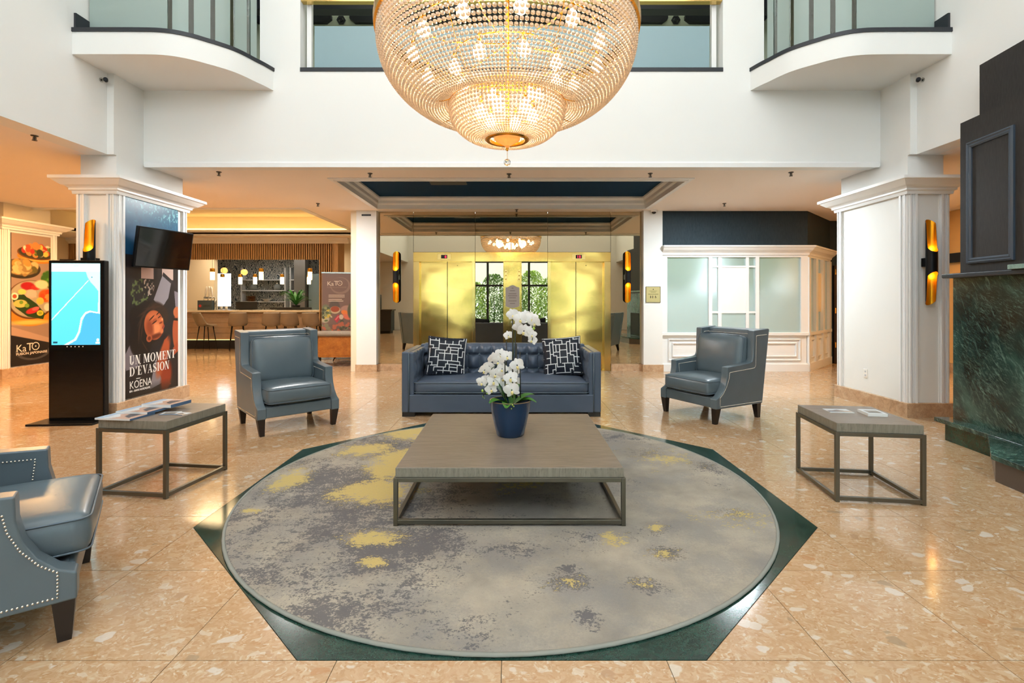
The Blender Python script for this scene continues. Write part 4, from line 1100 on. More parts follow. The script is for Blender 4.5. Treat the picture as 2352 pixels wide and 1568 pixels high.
for (x, y0, y1, dy) in ((490, 440, 1060, .03), (555, 200, 1060, -.03), (587, 225, 1060, .0), (600, 470, 1060, .05), (475, 650, 1060, -.06), (638, 560, 1060, -.04)):
    MB().tube([opos(x, y0, dy), opos(x + (5 if x > 500 else 0), y1, dy * .5)], .0045, 6).build('stake', M_STAKE, orc, smooth=True)
for (zx, zy, dy, s) in ((790, 305, -.06, .011), (228, 985, -.04, .010), (278, 1015, -.04, .006), (235, 1050, -.03, .005), (250, 1065, -.03, .004), (555, 1140, -.16, .006), (570, 1155, -.16, .005), (545, 1180, -.16, .005)):
    MB().lathe([(0, -s * 1.3), (s * .8, -s * .5), (s, .2 * s), (s * .5, s), (0, s * 1.3)], 8, M=T(*opos(zx, zy, dy))).build('bud', M_BUSH, orc, smooth=True)
def leaf(ang, ln, wd, lift, droop):
    def f(u, v):
        w = wd * math.sin(PI * (v * .88 + .08)) ** .7; x = (u - .5) * 2 * w; y = .02 + v * ln; z = .225 + lift * math.sin(v * PI * .6) - droop * v * v + abs(x) * .35
        return (x, y, z)
    MB().grid(f, 6, 10, M=R(ang, 'Z')).build('leaf', M_LEAF, orc, smooth=True)
for a, ln, wd, li, dr in ((PI * .70, .17, .046, .06, .02), (PI * .42, .16, .044, .16, .0), (PI * 1.45, .18, .046, .06, .03), (-PI * .40, .18, .044, .07, .0), (PI * .95, .17, .046, .05, .03), (-PI * .10, .15, .044, .15, .0), (PI * .55, .14, .042, .20, .0)): leaf(a, ln, wd, li, dr)

# ------------------------------------------------------------------ chandelier
CH = (-.036, 3.75)
chd = empty('chandelier', (CH[0], CH[1], 2.4)); tag(chd, 'huge crystal bead chandelier with gold rings and lit bulbs', 'chandelier')
zo = -2.4
def ppath(P, n=14):
    P3 = [(a, b) for a, b in P]; out = []
    for i in range(len(P3) - 1):
        p0, p1, p2, p3 = P3[max(i - 1, 0)], P3[i], P3[i + 1], P3[min(i + 2, len(P3) - 1)]
        for k in range(n):
            t = k / n; out.append(tuple(.5 * (2 * p1[c] + (p2[c] - p0[c]) * t + (2 * p0[c] - 5 * p1[c] + 4 * p2[c] - p3[c]) * t * t + (3 * p1[c] - p0[c] - 3 * p2[c] + p3[c]) * t ** 3) for c in (0, 1)))
    return out + [P3[-1]]
BOWL = ppath([(.945, 3.36), (.945, 3.24), (.90, 3.09), (.80, 2.955), (.67, 2.855), (.57, 2.818), (.49, 2.84), (.43, 2.88)])
BASK = ppath([(.425, 2.875), (.43, 2.80), (.395, 2.71), (.31, 2.635), (.22, 2.605), (.15, 2.612)])
beads = []
def rows_of(prof, N, fill=.98, dmax=.034):
    i = 0; pos = 0.0; L = [0]
    for a, b in zip(prof, prof[1:]): L.append(L[-1] + math.hypot(b[0] - a[0], b[1] - a[1]))
    s = 0.0
    while s < L[-1]:
        k = max(0, min(len(L) - 2, next((q for q in range(len(L) - 1) if L[q] <= s <= L[q + 1]), len(L) - 2)))
        t = (s - L[k]) / (L[k + 1] - L[k] + 1e-9); r = prof[k][0] * (1 - t) + prof[k + 1][0] * t; z = prof[k][1] * (1 - t) + prof[k + 1][1] * t
        d = min(dmax, 2 * PI * r / N) * fill
        for m in range(N): a = 2 * PI * m / N; beads.append((r * math.cos(a), r * math.sin(a), z + zo, d / 2))
        s += d * 1.04
rows_of(BOWL, 176); rows_of(BASK, 96)
ico = bmesh.new(); bmesh.ops.create_icosphere(ico, subdivisions=1, radius=1.0)
iv = np.array([v.co[:] for v in ico.verts]); ifc = np.array([[v.index for v in f.verts] for f in ico.faces]); ico.free()
def key(b):
    y = CH[1] + b[1]; z = 2.4 + b[2]; u = (CH[0] + b[0]) / y; v = (z - 1.4) / y
    front = -b[1]
    return -(b[3] / y) if (v < .60 and front > .2) else 0
order = sorted(range(len(beads)), key=lambda i: key(beads[i]))
single = order[:300]; others = order[300:]
bm_ = MB(); bm_.v = iv.tolist(); bm_.f = ifc.tolist(); bm_.m = [0] * len(ifc); bead_me = bm_.mesh('bead', M_BEAD, fix=False)
for i in single:
    b = beads[i]; o = bpy.data.objects.new('bead', bead_me); COL.objects.link(o); o.parent = chd; o.location = b[:3]; o.scale = (b[3],) * 3
B = np.array([beads[i] for i in others])
V = (B[:, None, :3] + iv[None] * B[:, 3][:, None, None]).reshape(-1, 3)
F = (ifc[None] + (np.arange(len(B)) * len(iv))[:, None, None]).reshape(-1, 3)
me = bpy.data.meshes.new('bead_strands'); me.vertices.add(len(V)); me.vertices.foreach_set('co', V.ravel())
me.loops.add(len(F) * 3); me.loops.foreach_set('vertex_index', F.ravel().astype(np.int32))
me.polygons.add(len(F)); me.polygons.foreach_set('loop_start', np.arange(0, len(F) * 3, 3, dtype=np.int32))
me.update(calc_edges=True); me.materials.append(M_BEAD)
bo = bpy.data.objects.new('bead_strands', me); COL.objects.link(bo); bo.parent = chd; bo['kind'] = 'stuff'
def hoop(name, r, z, h, t, m=M_GOLD):
    return MB().lathe([(r - t, z + zo), (r + t, z + zo), (r + t * 1.6, z + h * .5 + zo), (r + t, z + h + zo), (r - t, z + h + zo)], 96, closed=True).build(name, m, chd, smooth=40)
hoop('rim_band', .965, 3.355, .085, .010); hoop('basket_ring', .440, 2.868, .030, .010); hoop('top_hoop', .93, 3.43, .02, .012, M_BLACK)
hoop('finial_ring', .146, 2.600, .024, .012)
for k in range(8):
    a = 2 * PI * (k + .5) / 8
    MB().tube([((r - .03) * math.cos(a), (r - .03) * math.sin(a), z + zo) for r, z in BOWL[::7]], .003, 6).build('rib', M_GOLD, chd, smooth=True)
MB().lathe([(0, 2.535 + zo), (.012, 2.545 + zo), (.02, 2.56 + zo), (.055, 2.582 + zo), (.095, 2.605 + zo), (.102, 2.63 + zo), (.06, 2.65 + zo), (0, 2.66 + zo)], 24).build('finial_cone', m_frost('amber_crystal', 'F6CC98', 0.6), chd)
MB().lathe([(0, 2.52 + zo), (.010, 2.526 + zo), (.010, 2.545 + zo), (0, 2.55 + zo)], 12).build('finial_tip', M_GOLD, chd)
MB().tube([(0, 0, 2.46 + zo), (0, 0, 2.53 + zo)], .0018, 6).build('drop_wire', M_GOLD, chd)
bl = bmesh.new(); bmesh.ops.create_icosphere(bl, subdivisions=2, radius=.027, matrix=T(0, 0, 2.437 + zo))
me = bpy.data.meshes.new('crystal_ball'); bl.to_mesh(me); bl.free()
gm = bpy.data.materials.new('clear_crystal'); gt = NT(gm); gt.set(Base_Color=(1, 1, 1), Roughness=0.0, Transmission_Weight=1.0, IOR=1.5); me.materials.append(gm)
o = bpy.data.objects.new('crystal_ball', me); COL.objects.link(o); o.parent = chd
MB().tube([(0, 0, 2.66 + zo), (0, 0, 7.95 + zo)], .016, 8).build('stem_rod', M_GOLD, chd, smooth=True)
bulb_me = MB().lathe([(0, -.05), (.026, -.044), (.044, -.02), (.044, .006), (.026, .036), (.014, .06)], 12).mesh('bulb', M_BULB, True)
sock = MB().lathe([(.014, .06), (.016, .06), (.016, .12), (.0, .12)], 10).mesh('bulb_socket', M_GOLD, True)
spots = [(.70, 2 * PI * k / 12 + .13, 3.21) for k in range(12)] + [(.40, 2 * PI * k / 8 + .3, 3.10) for k in range(8)] + [(.20, 2 * PI * k / 6 + .2, 2.80) for k in range(6)]
for r, a, z in spots:
    o = bpy.data.objects.new('bulb', bulb_me); COL.objects.link(o); o.parent = chd; o.location = (r * math.cos(a), r * math.sin(a), z + zo)
    q = bpy.data.objects.new('bulb_socket', sock); COL.objects.link(q); q.parent = o
for r in (.70, .40): MB().tube([(r * math.cos(2 * PI * k / 40), r * math.sin(2 * PI * k / 40), (3.32 if r > .5 else 3.21) + zo) for k in range(40)], .006, 6, closed=True).build('lamp_ring', M_GOLD, chd, smooth=True)
for k in range(6):
    a = 2 * PI * k / 6 + .2; MB().tube([(0, 0, 3.33 + zo), (.45 * math.cos(a), .45 * math.sin(a), 3.30 + zo), (.93 * math.cos(a), .93 * math.sin(a), 3.42 + zo)], .005, 6).build('spoke', M_GOLD, chd, smooth=True)
for k in range(3):
    a = 2 * PI * k / 3 + .5; point('chandelier_light', (CH[0] + .42 * math.cos(a), CH[1] + .42 * math.sin(a), 3.16), 11, (1.0, .78, .50), .12)
point('chandelier_light', (CH[0], CH[1], 2.76), 8, (1.0, .74, .42), .08)

# ------------------------------------------------------------------ wall sconces
def sconce(label, loc, face, twist=0.0):
    s = empty('wall_sconce', loc); s.rotation_euler.z = face; tag(s, label, 'wall lamp', 'black and gold tube sconces')
    r = .058; H = .505
    # tube standing along z, openings to -y
    def cutz(a, top):   # height of the slanted cut at angle a (a measured from -y)
        d = abs(math.degrees(math.atan2(math.sin(a), math.cos(a))))   # 0 front, 180 back
        t = max(0.0, min(1.0, (d - 78) / 24)); t = t * t * (3 - 2 * t)
        lo = .115 + .06 * (1 - math.cos(math.radians(min(d, 90)))); hi = H - .06 * (1 + math.cos(math.radians(max(d, 90))))
        return (lo + (hi - lo) * t) * (1 if top else -1)
    n = 96
    def shell(rad, name, m, z=0):
        mb = MB(); vs = []; fs = []
        for k in range(n):
            a = 2 * PI * k / n + twist; x, y = rad * math.sin(a), -rad * math.cos(a)
            a2 = 2 * PI * k / n
            zb, zt = cutz(a2, False), cutz(a2, True)
            for t in range(9): vs.append((x, y, zb + (zt - zb) * t / 8))
        for k in range(n):
            k2 = (k + 1) % n
            for t in range(8): fs.append((k * 9 + t, k2 * 9 + t, k2 * 9 + t + 1, k * 9 + t + 1))
        mb.add(vs, fs); return mb.build(name, m, s, smooth=True)
    shell(r, 'outer_tube', M_BLACK); shell(r - .003, 'gold_lining', M_GOLDIN)
    for zz in (.10, -.10): MB().lathe([(0, -.002), (r - .004, -.002), (r - .004, .002), (0, .002)], 20, M=T(0, 0, zz)).build('lamp_holder', M_GOLDIN, s)
    MB().box(-.045, .045, .03, .095, -.05, .05).build('wall_bracket', M_BLACK, s)
    for zz in (.16, -.16):
        p = point('sconce_light', Vector(loc) + R(face, 'Z') @ Vector((0, -.015, zz)), 1.1, (1.0, .60, .18), .02)
    return s
sconce('black and gold tube sconce on the spa poster pillar above the kiosk', (-4.94, 5.80, 1.84), 0)
sconce('black and gold tube sconce on the plain pillar by the fireplace', (4.905, 5.80, 1.84), 0)
sconce('black and gold tube sconce on the mirror beside the left-hand lift', (-2.27, 9.70, 1.845), 0)
sconce('black and gold tube sconce on the mirror beside the right-hand lift', (2.265, 9.70, 1.845), 0)
# ------------------------------------------------------------------ lifts
def lift(nm, x0, x1, dx0, dx1, mid, label, digits, ind):
    d = empty(nm, ((x0 + x1) / 2, 9.8, 0)); structure(d, label); c = (x0 + x1) / 2
    MB().box(x0 - c, x1 - c, -.02, .18, 2.15, 2.335).build('head_panel', M_BRASS, d, bevel=.003)
    MB().box(x0 - c, dx0 - c, -.02, .18, 0, 2.15).build('jamb', M_BRASSP, d, bevel=.003)
    MB().box(dx1 - c, x1 - c, -.02, .18, 0, 2.15).build('jamb', M_BRASSP, d, bevel=.003)
    MB().box(dx0 - c, mid - c - .006, .10, .15, .01, 2.15).build('door_leaf', M_BRASS, d)
    MB().box(mid - c + .006, dx1 - c, .10, .15, .01, 2.15).build('door_leaf', M_BRASS, d)
    MB().box(dx0 - c, dx1 - c, .15, .16, 0, 2.15).build('shaft_gap', M_SLOT, d)
    MB().box(dx0 - c, dx1 - c, -.02, .15, 0, .01).build('threshold', M_BRASSP, d)
    i_ = MB().box(ind - c - .135, ind - c + .135, -.03, -.02, 2.185, 2.305).build('indicator_plate', M_BRASSP, d, bevel=.003)
    MB().box(ind - c - .06, ind - c + .06, -.033, -.03, 2.21, 2.28).build('indicator_window', M_SLOT, i_)
    for t, dx in digits: text('digit', t, .062, T(ind - c + dx, -.034, 2.223) @ R(PI / 2, 'X'), M_REDLED, i_, 'CENTER', bold=.002)
    MB().lathe([(0, 0), (.008, 0), (.008, .003), (0, .003)], 12, M=T(mid - c + .20, .10, 2.08) @ R(PI / 2, 'X')).build('key_hole', M_SLOT, d)
lift('door_1', -1.945, -.725, -1.83, -.785, -1.29, 'gold brass lift doors behind the left half of the sofa', [('8', .028)], -1.335)
lift('door_2', .703, 1.945, .765, 1.82, 1.275, 'gold brass lift doors behind the right half of the sofa', [('1', -.022), ('8', .02)], 1.315)
cp = empty('call_panel', (.01, 9.78, 0)); tag(cp, 'brass lift call panel with a grey notice between the lift doors', 'panel')
MB().box(-.18, .18, .0, .18, 0, 2.15).build('back_plate', M_BRASS, cp, bevel=.003)
MB().box(-.73, .69, -.02, .18, 2.15, 2.335).build('head_panel', M_BRASS, cp, bevel=.003)
for sx in (-1, 1):
    g = MB().box(sx * .13 - .028, sx * .13 + .028, -.008, 0, 1.76, 1.99).build('lantern_plate', M_BRASSP, cp, bevel=.003)
    for z in (1.80, 1.875, 1.95): MB().lathe([(0, .006), (.010, .004), (.012, 0)], 10, M=T(sx * .13, -.008, z) @ R(PI / 2, 'X')).build('lamp_stud', M_GOLD, g, smooth=True)
arc = [(-.135, 1.27), (-.06, 1.245), (0, 1.235), (.06, 1.245), (.135, 1.27), (.135, 1.64), (.09, 1.645), (.05, 1.67), (0, 1.685), (-.05, 1.67), (-.09, 1.645), (-.135, 1.64)]
MB().prism([(x * 1.1, (z - 1.46) * 1.07 + 1.46) for x, z in arc], -.012, -.002, axis='y').build('notice_frame', M_BRASSP, cp)
nt_ = MB().prism(arc, -.02, -.012, axis='y').build('notice_board', M_GREYPLATE, cp)
for w, z in ((.04, 1.62), (.10, 1.57), (.15, 1.51), (.18, 1.47), (.13, 1.43), (.16, 1.37), (.10, 1.32)): MB().box(-w / 2, w / 2, -.0212, -.0203, z, z + .012).build('text_line', mat('grey_ink', '7A706A', 0.6), nt_)
bp_ = MB().box(-.10, .08, -.015, 0, .88, 1.17).build('button_plate', M_BRASSP, cp, bevel=.004)
for z in (.96, 1.07): MB().lathe([(0, .01), (.018, .008), (.022, 0)], 14, M=T(-.01, -.015, z) @ R(PI / 2, 'X')).build('call_button', M_PAPER, bp_, smooth=True)

# wayfinding plate, smoke slot, dome camera on the piers
sg_ = empty('direction_sign', (2.745, 9.66, 0)); tag(sg_, 'small brass direction plate with washroom symbols on the white pier', 'sign')
MB().box(-.142, .142, -.012, 0, 1.345, 1.655).build('plate', mat('pale_brass', 'D6C98E', 0.35, 0.4), sg_, bevel=.003)
MB().ring((-.135, .135, 1.352, 1.648), [(0, 0), (.007, 0), (.007, .003), (0, .003)], M=Matrix(((1, 0, 0, 0), (0, 0, -1, -.012), (0, 1, 0, 0), (0, 0, 0, 1)))).build('border', M_FRAME, sg_)
MB().lathe([(0, 0), (.010, 0), (.010, .002), (0, .002)], 12, M=T(0, -.012, 1.60) @ R(PI / 2, 'X')).build('emblem', M_BROWNLET, sg_)
for w, z, h in ((.15, 1.565, .010), (.10, 1.54, .012), (.20, 1.502, .016)):
    n = int(w / .014)
    MB().box(-w / 2, w / 2, -.0135, -.0122, z, z + h * .7).build('text_line', mat('brass_ink', '8F8250', 0.6), sg_)
def figure(x, skirt):
    mb = MB(); mb.lathe([(0, 0), (.006, 0), (.006, .0015), (0, .0015)], 10, M=T(x, -.0125, 1.476) @ R(PI / 2, 'X'))
    mb.prism([(x - .006, 1.468), (x + .006, 1.468), (x + (.013 if skirt else .009), 1.442), (x + .004, 1.442), (x + .004, 1.424), (x - .004, 1.424), (x - .004, 1.442), (x - (.013 if skirt else .009), 1.442)], -.0140, -.0125, axis='y')
    return mb.build('symbol', M_BROWNLET, sg_)
figure(-.05, True); figure(-.008, False)
mb = MB().lathe([(.010, 0), (.015, 0), (.015, .0015), (.010, .0015)], 16, M=T(.045, -.0125, 1.443) @ R(PI / 2, 'X'), closed=True); mb.prism([(.036, 1.475), (.048, 1.475), (.052, 1.452), (.064, 1.440), (.060, 1.436), (.045, 1.447), (.038, 1.447)], -.0140, -.0125, axis='y'); mb.build('symbol', M_BROWNLET, sg_)
vt = empty('smoke_vent', (-2.835, 9.66, 3.03)); tag(vt, 'small black slot vent at the head of the white pier', 'vent')
MB().box(-.09, .09, -.012, 0, 0, .03).build('slot_frame', M_SLOT, vt, bevel=.003)
MB().box(-.082, .082, -.016, -.012, .009, .013).build('slat', M_BLACKM, vt); MB().box(-.082, .082, -.016, -.012, .017, .021).build('slat', M_BLACKM, vt)
dc = empty('dome_camera', (2.745, 9.60, 3.135)); tag(dc, 'white dome camera on the ceiling above the brass direction plate', 'camera')
MB().lathe([(0, 0), (.06, 0), (.06, -.03), (.05, -.04), (0, -.04)], 20).build('housing', M_TRIM, dc, smooth=40)
MB().lathe([(.042, -.04), (.038, -.06), (.022, -.076), (0, -.08)], 20).build('dome', M_SCREENGLASS, dc, smooth=True)
for sg, lb in ((-1, 'small wall camera in the corner under the restaurant-side balcony'), (1, 'small wall camera in the corner under the fireplace-side balcony')):
    w = empty('wall_camera', (sg * XW, 5.83, 3.98)); tag(w, lb, 'camera', 'small wall cameras')
    MB().lathe([(0, 0), (.025, 0), (.025, .015), (.01, .02), (.01, .04), (0, .04)], 12, M=R(-sg * PI / 2, 'Y')).build('mount', M_CHROME, w)
    MB().lathe([(0, 0), (.022, .004), (.024, .05), (.018, .06), (0, .06)], 12, M=T(-sg * .045, .02, 0) @ R(PI / 2, 'X') @ R(-sg * .6, 'Y')).build('body', M_BLACK, w, smooth=40)

# sprinklers
def sprinkler(x, y, label, z=ZC):
    s = empty('sprinkler', (x, y, z)); tag(s, label, 'sprinkler', 'ceiling sprinklers')
    MB().lathe([(0, 0), (.035, 0), (.03, -.008), (.010, -.012), (.009, -.05), (0, -.05)], 12).build('body', M_DULL, s, smooth=40)
    MB().tube([(-.018, 0, -.045), (-.018, 0, -.02), (.018, 0, -.02), (.018, 0, -.045)], .003, 5).build('yoke', M_DULL, s)
    MB().lathe([(0, -.05), (.024, -.05), (.022, -.054), (0, -.054)], 12).build('deflector', M_DULL, s)
for x, y, l in ((-3.98, 6.74, 'sprinkler on the low ceiling right after the spa pillar'), (-1.95, 6.82, 'sprinkler under the header, left of the chandelier ball'), (-.04, 6.85, 'sprinkler under the header just below the chandelier ball'),
                (1.90, 6.82, 'sprinkler under the header, right of the chandelier ball'), (3.80, 6.76, 'sprinkler under the header closest to the plain pillar'), (-3.5, 8.95, 'sprinkler on the ceiling left of the navy coffer'),
                (3.83, 8.95, 'sprinkler on the ceiling right of the navy coffer'), (.09, 9.55, 'sprinkler above the lift call panel'), (-5.05, 5.25, 'large sprinkler on the amber ceiling in front of the spa pillar')): sprinkler(x, y, l)

# ------------------------------------------------------------------ kiosk
kk = empty('info_kiosk', (-4.985, 5.70, 0), math.radians(4)); tag(kk, 'tall black touchscreen kiosk showing a cyan map', 'kiosk')
MB().box(-.40, .30, -.20, .16, 0, .022).build('base_plate', M_BLACK, kk, bevel=.004)
MB().box(-.290, .315, -.035, .035, .022, 1.85).build('cabinet', M_BLACK, kk, bevel=.008)
MB().box(-.278, .302, -.041, -.034, .05, 1.838).build('front_glass', M_SCREENGLASS, kk)
pr = Print(.525, .93, 110, 180, (.40, .88, .93))
pr.blend(np.clip(1.1 - pr.y, 0, 1) * .35, (.25, .72, .93)); pr.blend(np.clip((pr.y - .5) * 1.2, 0, 1) * .5, (.62, .97, .98))
pr.poly([(.30, 0), (.52, .06), (.60, .16), (.66, .33), (.72, .39), (.80, .41), (1, .385), (1, 0)], (.30, .70, .88)); pr.poly([(.34, 0), (.50, .055), (.58, .15), (.63, .30), (.70, .375), (.79, .40), (1, .38), (1, .395), (.78, .42), (.69, .40), (.60, .33), (.55, .17), (.47, .075), (.25, 0)], (.90, .99, 1.0))
pr.poly([(0, .315), (.76, .80), (.76, .785), (0, .295)], (.88, 1, 1)); pr.poly([(.70, .90), (.74, .83), (.80, .77), (.88, .72), (.96, .66), (.95, .40), (1, .40), (1, 1), (.70, 1)], (.80, .97, .98)); pr.poly([(0, .90), (1, .90), (1, 1), (0, 1)], (.93, 1, 1)); pr.ell(.83, .83, .015, .008, (.2, .5, .6)); pr.poly([(.05, .945), (.22, .945), (.22, .953), (.05, .953)], (.7, .85, .9)); pr.poly([(.45, .965), (.56, .965), (.56, .972), (.45, .972)], (.6, .75, .8))
pr.poly([(.03, .02), (.12, .02), (.12, .04), (.03, .04)], (.1, .3, .35)); pr.ell(.95, .06, .03, .018, (.95, 1, 1)); pr.poly([(.90, .012), (.99, .012), (.99, .035), (.90, .035)], (.95, 1, 1))
scr = pr.build('screen', T(-.2525, -.0415, .885) @ R(PI / 2, 'X'), kk, M_SCREEN)
for k in range(5): MB().lathe([(0, 0), (.006, 0), (.006, .001), (0, .001)], 8, M=T(-.085 + k * .0425, -.041, .865) @ R(PI / 2, 'X')).build('touch_key', M_LETTER, kk)
MB().box(.05, .12, -.03, .0, 1.85, 1.88).build('camera_unit', M_BLACK, kk); MB().box(-.19, -.05, -.01, .02, 1.85, 1.862).build('top_vent', M_BLACK, kk)

# television on the pillar
tv = empty('television', (-4.52, 6.45, 2.055)); tag(tv, 'black flat television on a swivel arm in front of the spa poster', 'television')
tv.rotation_euler.z = math.radians(75)
MT = R(math.radians(9), 'X')
MB().box(-.385, .385, -.02, .02, -.255, .255, M=MT).build('housing', M_BLACK, tv, bevel=.006)
MB().box(-.368, .368, -.0225, -.019, -.235, .24, M=MT).build('screen', M_SCREENGLASS, tv)
MB().box(-.10, .10, .02, .045, -.10, .10, M=MT).build('mount_plate', M_BLACK, tv); MB().bar((0, .03, 0), (-.12, .22, 0), .05, .06).build('swivel_arm', M_BLACK, tv)

# ------------------------------------------------------------------ lettering with serifs
def serif(txt, size, M, m, parent, gap=.10):
    S = .20; t = .055; h = .035; W_ = {}
    def v(x, y0=0, y1=1, w=S): return [(x, y0), (x + w, y0), (x + w, y1), (x, y1)]
    def hb(x0, x1, y, tt=t): return [(x0, y), (x1, y), (x1, y + tt), (x0, y + tt)]
    def ringp(cx, cyy, rx, ry, tx, ty, a0=0, a1=360):
        n = 22; q = []
        for k in range(n):
            A = [math.radians(a0 + (a1 - a0) * j / n) for j in (k, k + 1)]
            q.append([(cx + rx * math.cos(A[0]), cyy + ry * math.sin(A[0])), (cx + rx * math.cos(A[1]), cyy + ry * math.sin(A[1])), (cx + (rx - tx) * math.cos(A[1]), cyy + (ry - ty) * math.sin(A[1])), (cx + (rx - tx) * math.cos(A[0]), cyy + (ry - ty) * math.sin(A[0]))])
        return q
    ser = lambda x0, x1, y: hb(x0, x1, y, h)
    G = {
        'U': ([v(.07, .3), v(.58, .3, 1, t), ser(0, .36, .965), ser(.48, .74, .965)] + ringp(.35, .32, .28, .33, .2, .06, 180, 360), .76),
        'N': ([v(.08, 0, 1, t), v(.62, 0, 1, t), [(.08, 1), (.30, 1), (.675, 0), (.5, 0)], ser(0, .24, 0), ser(0, .25, .965), ser(.52, .78, .965)], .78),
        'M': ([v(.08, 0, 1, t), [(.08, 1), (.30, 1), (.52, .2), (.42, 0)], [(.42, 0), (.50, 0), (.80, 1), (.72, 1)], v(.70, 0, 1), ser(0, .24, 0), ser(0, .28, .965), ser(.62, 1.0, 0), ser(.72, 1.0, .965)], 1.0),
        'O': (ringp(.40, .5, .40, .51, .19, .05), .80),
        'E': ([v(.08), hb(.08, .60, 0), hb(.08, .60, 1 - t), hb(.2, .48, .48), [(.56, 0), (.62, 0), (.62, .25), (.58, .25)], [(.54, .75), (.60, .75), (.60, 1), (.54, 1)], [(.44, .36), (.48, .36), (.48, .64), (.44, .64)], ser(0, .3, 0), ser(0, .3, .965)], .66),
        'T': ([v(.25), hb(.0, .70, 1 - t), [(0, .72), (.04, .72), (.06, 1), (0, 1)], [(.66, .72), (.70, .72), (.70, 1), (.64, 1)], ser(.15, .55, 0)], .70),
        'D': ([v(.08), ser(0, .4, 0), ser(0, .4, .965)] + ringp(.33, .5, .42, .5, .19, .05, -90, 90), .77),
        "'": ([[(.04, .70), (.10, .68), (.18, .88), (.18, 1), (.04, 1)]], .2),
        'V': ([[(.06, 1), (.28, 1), (.47, .25), (.39, 0)], [(.39, 0), (.44, 0), (.70, 1), (.64, 1)], ser(0, .36, .965), ser(.54, .80, .965)], .72),
        'A': ([[(.08, 0), (.14, 0), (.42, 1), (.38, 1)], [(.34, 1), (.44, 1), (.74, 0), (.52, 0)], hb(.20, .58, .30), ser(0, .24, 0), ser(.44, .82, 0)], .80),
        'S': (ringp(.30, .73, .27, .28, .13, .06, 30, 250) + ringp(.30, .27, .30, .28, .15, .06, -150, 80) + [[(.10, .62), (.24, .70), (.54, .38), (.40, .30)], [(.50, .7), (.54, .7), (.54, .98), (.50, .98)], [(.02, .02), (.06, .02), (.06, .32), (.02, .32)]], .62),
        'I': ([v(.08), ser(0, .36, 0), ser(0, .36, .965)], .36), ' ': ([], .3)}
    G['É'] = (G['E'][0] + [[(.28, 1.08), (.34, 1.08), (.50, 1.28), (.36, 1.28)]], .66)
    x = 0; k = 0
    for ch_ in txt:
        q, w = G[ch_]; mb = MB()
        for p in q: mb.add([((a + x) * size, b * size, .0001 * (k % 7)) for a, b in p], [tuple(range(len(p)))]); k += 1
        x += w + gap
        if q: mb.build('letter', m, parent, fix=False).matrix_basis = M
    return x * size
def logo(txt_h, M, m, parent):
    """KaTO word mark with its ringed dot and brush swirl"""
    text('logo_lettering', 'K', txt_h, M, m, parent, bold=.0); text('logo_lettering', 'a', txt_h * .95, M @ T(txt_h * .64, 0, 0), m, parent); text('logo_lettering', 'T', txt_h * 1.08, M @ T(txt_h * 1.06, txt_h * .04, 0), m, parent)
    r = txt_h * .40
    MB().lathe([(r - txt_h * .08, 0), (r, 0), (r, .0006), (r - txt_h * .08, .0006)], 32, M=T(txt_h * 1.98, txt_h * .42, 0), closed=True).build('logo_ring', m, parent, M=None).matrix_basis = M
    MB().lathe([(0, 0), (txt_h * .07, 0), (txt_h * .07, .0006), (0, .0006)], 12, M=T(txt_h * 1.98, txt_h * .42, 0)).build('logo_dot', m, parent).matrix_basis = M

# ------------------------------------------------------------------ spa poster on the pillar
pw, ph = .99, 2.475
spa = empty('wall_poster', (-4.70, 5.995, .187)); tag(spa, 'tall spa poster with teal water above a person with closed eyes', 'poster')
MP = Matrix(((0, 0, 1, 0), (1, 0, 0, 0), (0, 1, 0, 0), (0, 0, 0, 1)))     # print x -> +y, print y -> +z, facing +x
MB().box(-.008, 0, 0, pw, 0, ph).build('panel', M_BLACKM, spa)
p = Print(pw, ph, 250, 620, (.10, .095, .115))
wt = p.y > .715; dep = np.clip((p.y - .715) / .285, 0, 1)
n1 = p.noise((14, 30), 1); n2 = p.noise((36, 80), 2); n3 = p.noise((70, 150), 5)
p.blend(wt * 1.0, (.02, .27, .45)); p.blend(wt * dep * .8, (.02, .42, .52)); p.blend(wt * np.clip(n1 - .5, 0, 1) * .5, (.03, .20, .34))
sp = np.clip((p.y - .86) / .14, 0, 1) * np.clip(.35 + p.x * .9 - np.abs(p.y - (.99 - .09 * p.x)) * 9, 0, 1)
p.blend(wt * np.clip((n2 * .6 + n3 * .6 - .62) * 6, 0, 1) * np.clip(sp * 1.5 - .35, 0, 1) * 1.4, (.72, .92, .93)); p.blend(wt * np.clip(n2 - .80, 0, 1) * 3 * np.clip((p.y - .8) / .2, 0, 1), (.30, .66, .74))
p.poly([(.30, .60), (.52, .60), (.52, .66), (.30, .66)], (.83, .70, .66)); p.poly([(.68, .595), (.90, .60), (.90, .66), (.68, .66)], (.80, .70, .66))
dotm = np.clip((p.noise((45, 110), 7) - .45) * 4, 0, 1)
p.c = np.where((((p.x - .27) / .15) ** 2 + ((p.y - .515) / .085) ** 2 < 1.0)[..., None], p.c * (1 - .8 * dotm[..., None]) + np.array((.42, .50, .27)) * .8 * dotm[..., None], p.c)
p.c = np.where((((p.x - .42) / .11) ** 2 + ((p.y - .555) / .045) ** 2 < 1.0)[..., None], p.c * (1 - .9 * dotm[..., None]) + np.array((.80, .72, .66)) * .9 * dotm[..., None], p.c)
p.poly([(.70, .635), (.52, .49), (.66, .44), (.80, .50), (.86, .59)], (.55, .53, .56)); p.poly([(.70, .64), (.68, .62), (.98, .55), (.99, .57)], (.12, .12, .15)); p.poly([(.92, .54), (1, .53), (1, .40), (.96, .40)], (.50, .48, .52))
p.poly([(0, .20), (.17, .30), (.26, .26), (.25, .15), (.05, .14)], (.48, .45, .48)); p.poly([(.45, .02), (.55, .17), (.66, .13), (.68, .04)], (.52, .50, .53))
hair = (.055, .04, .045)
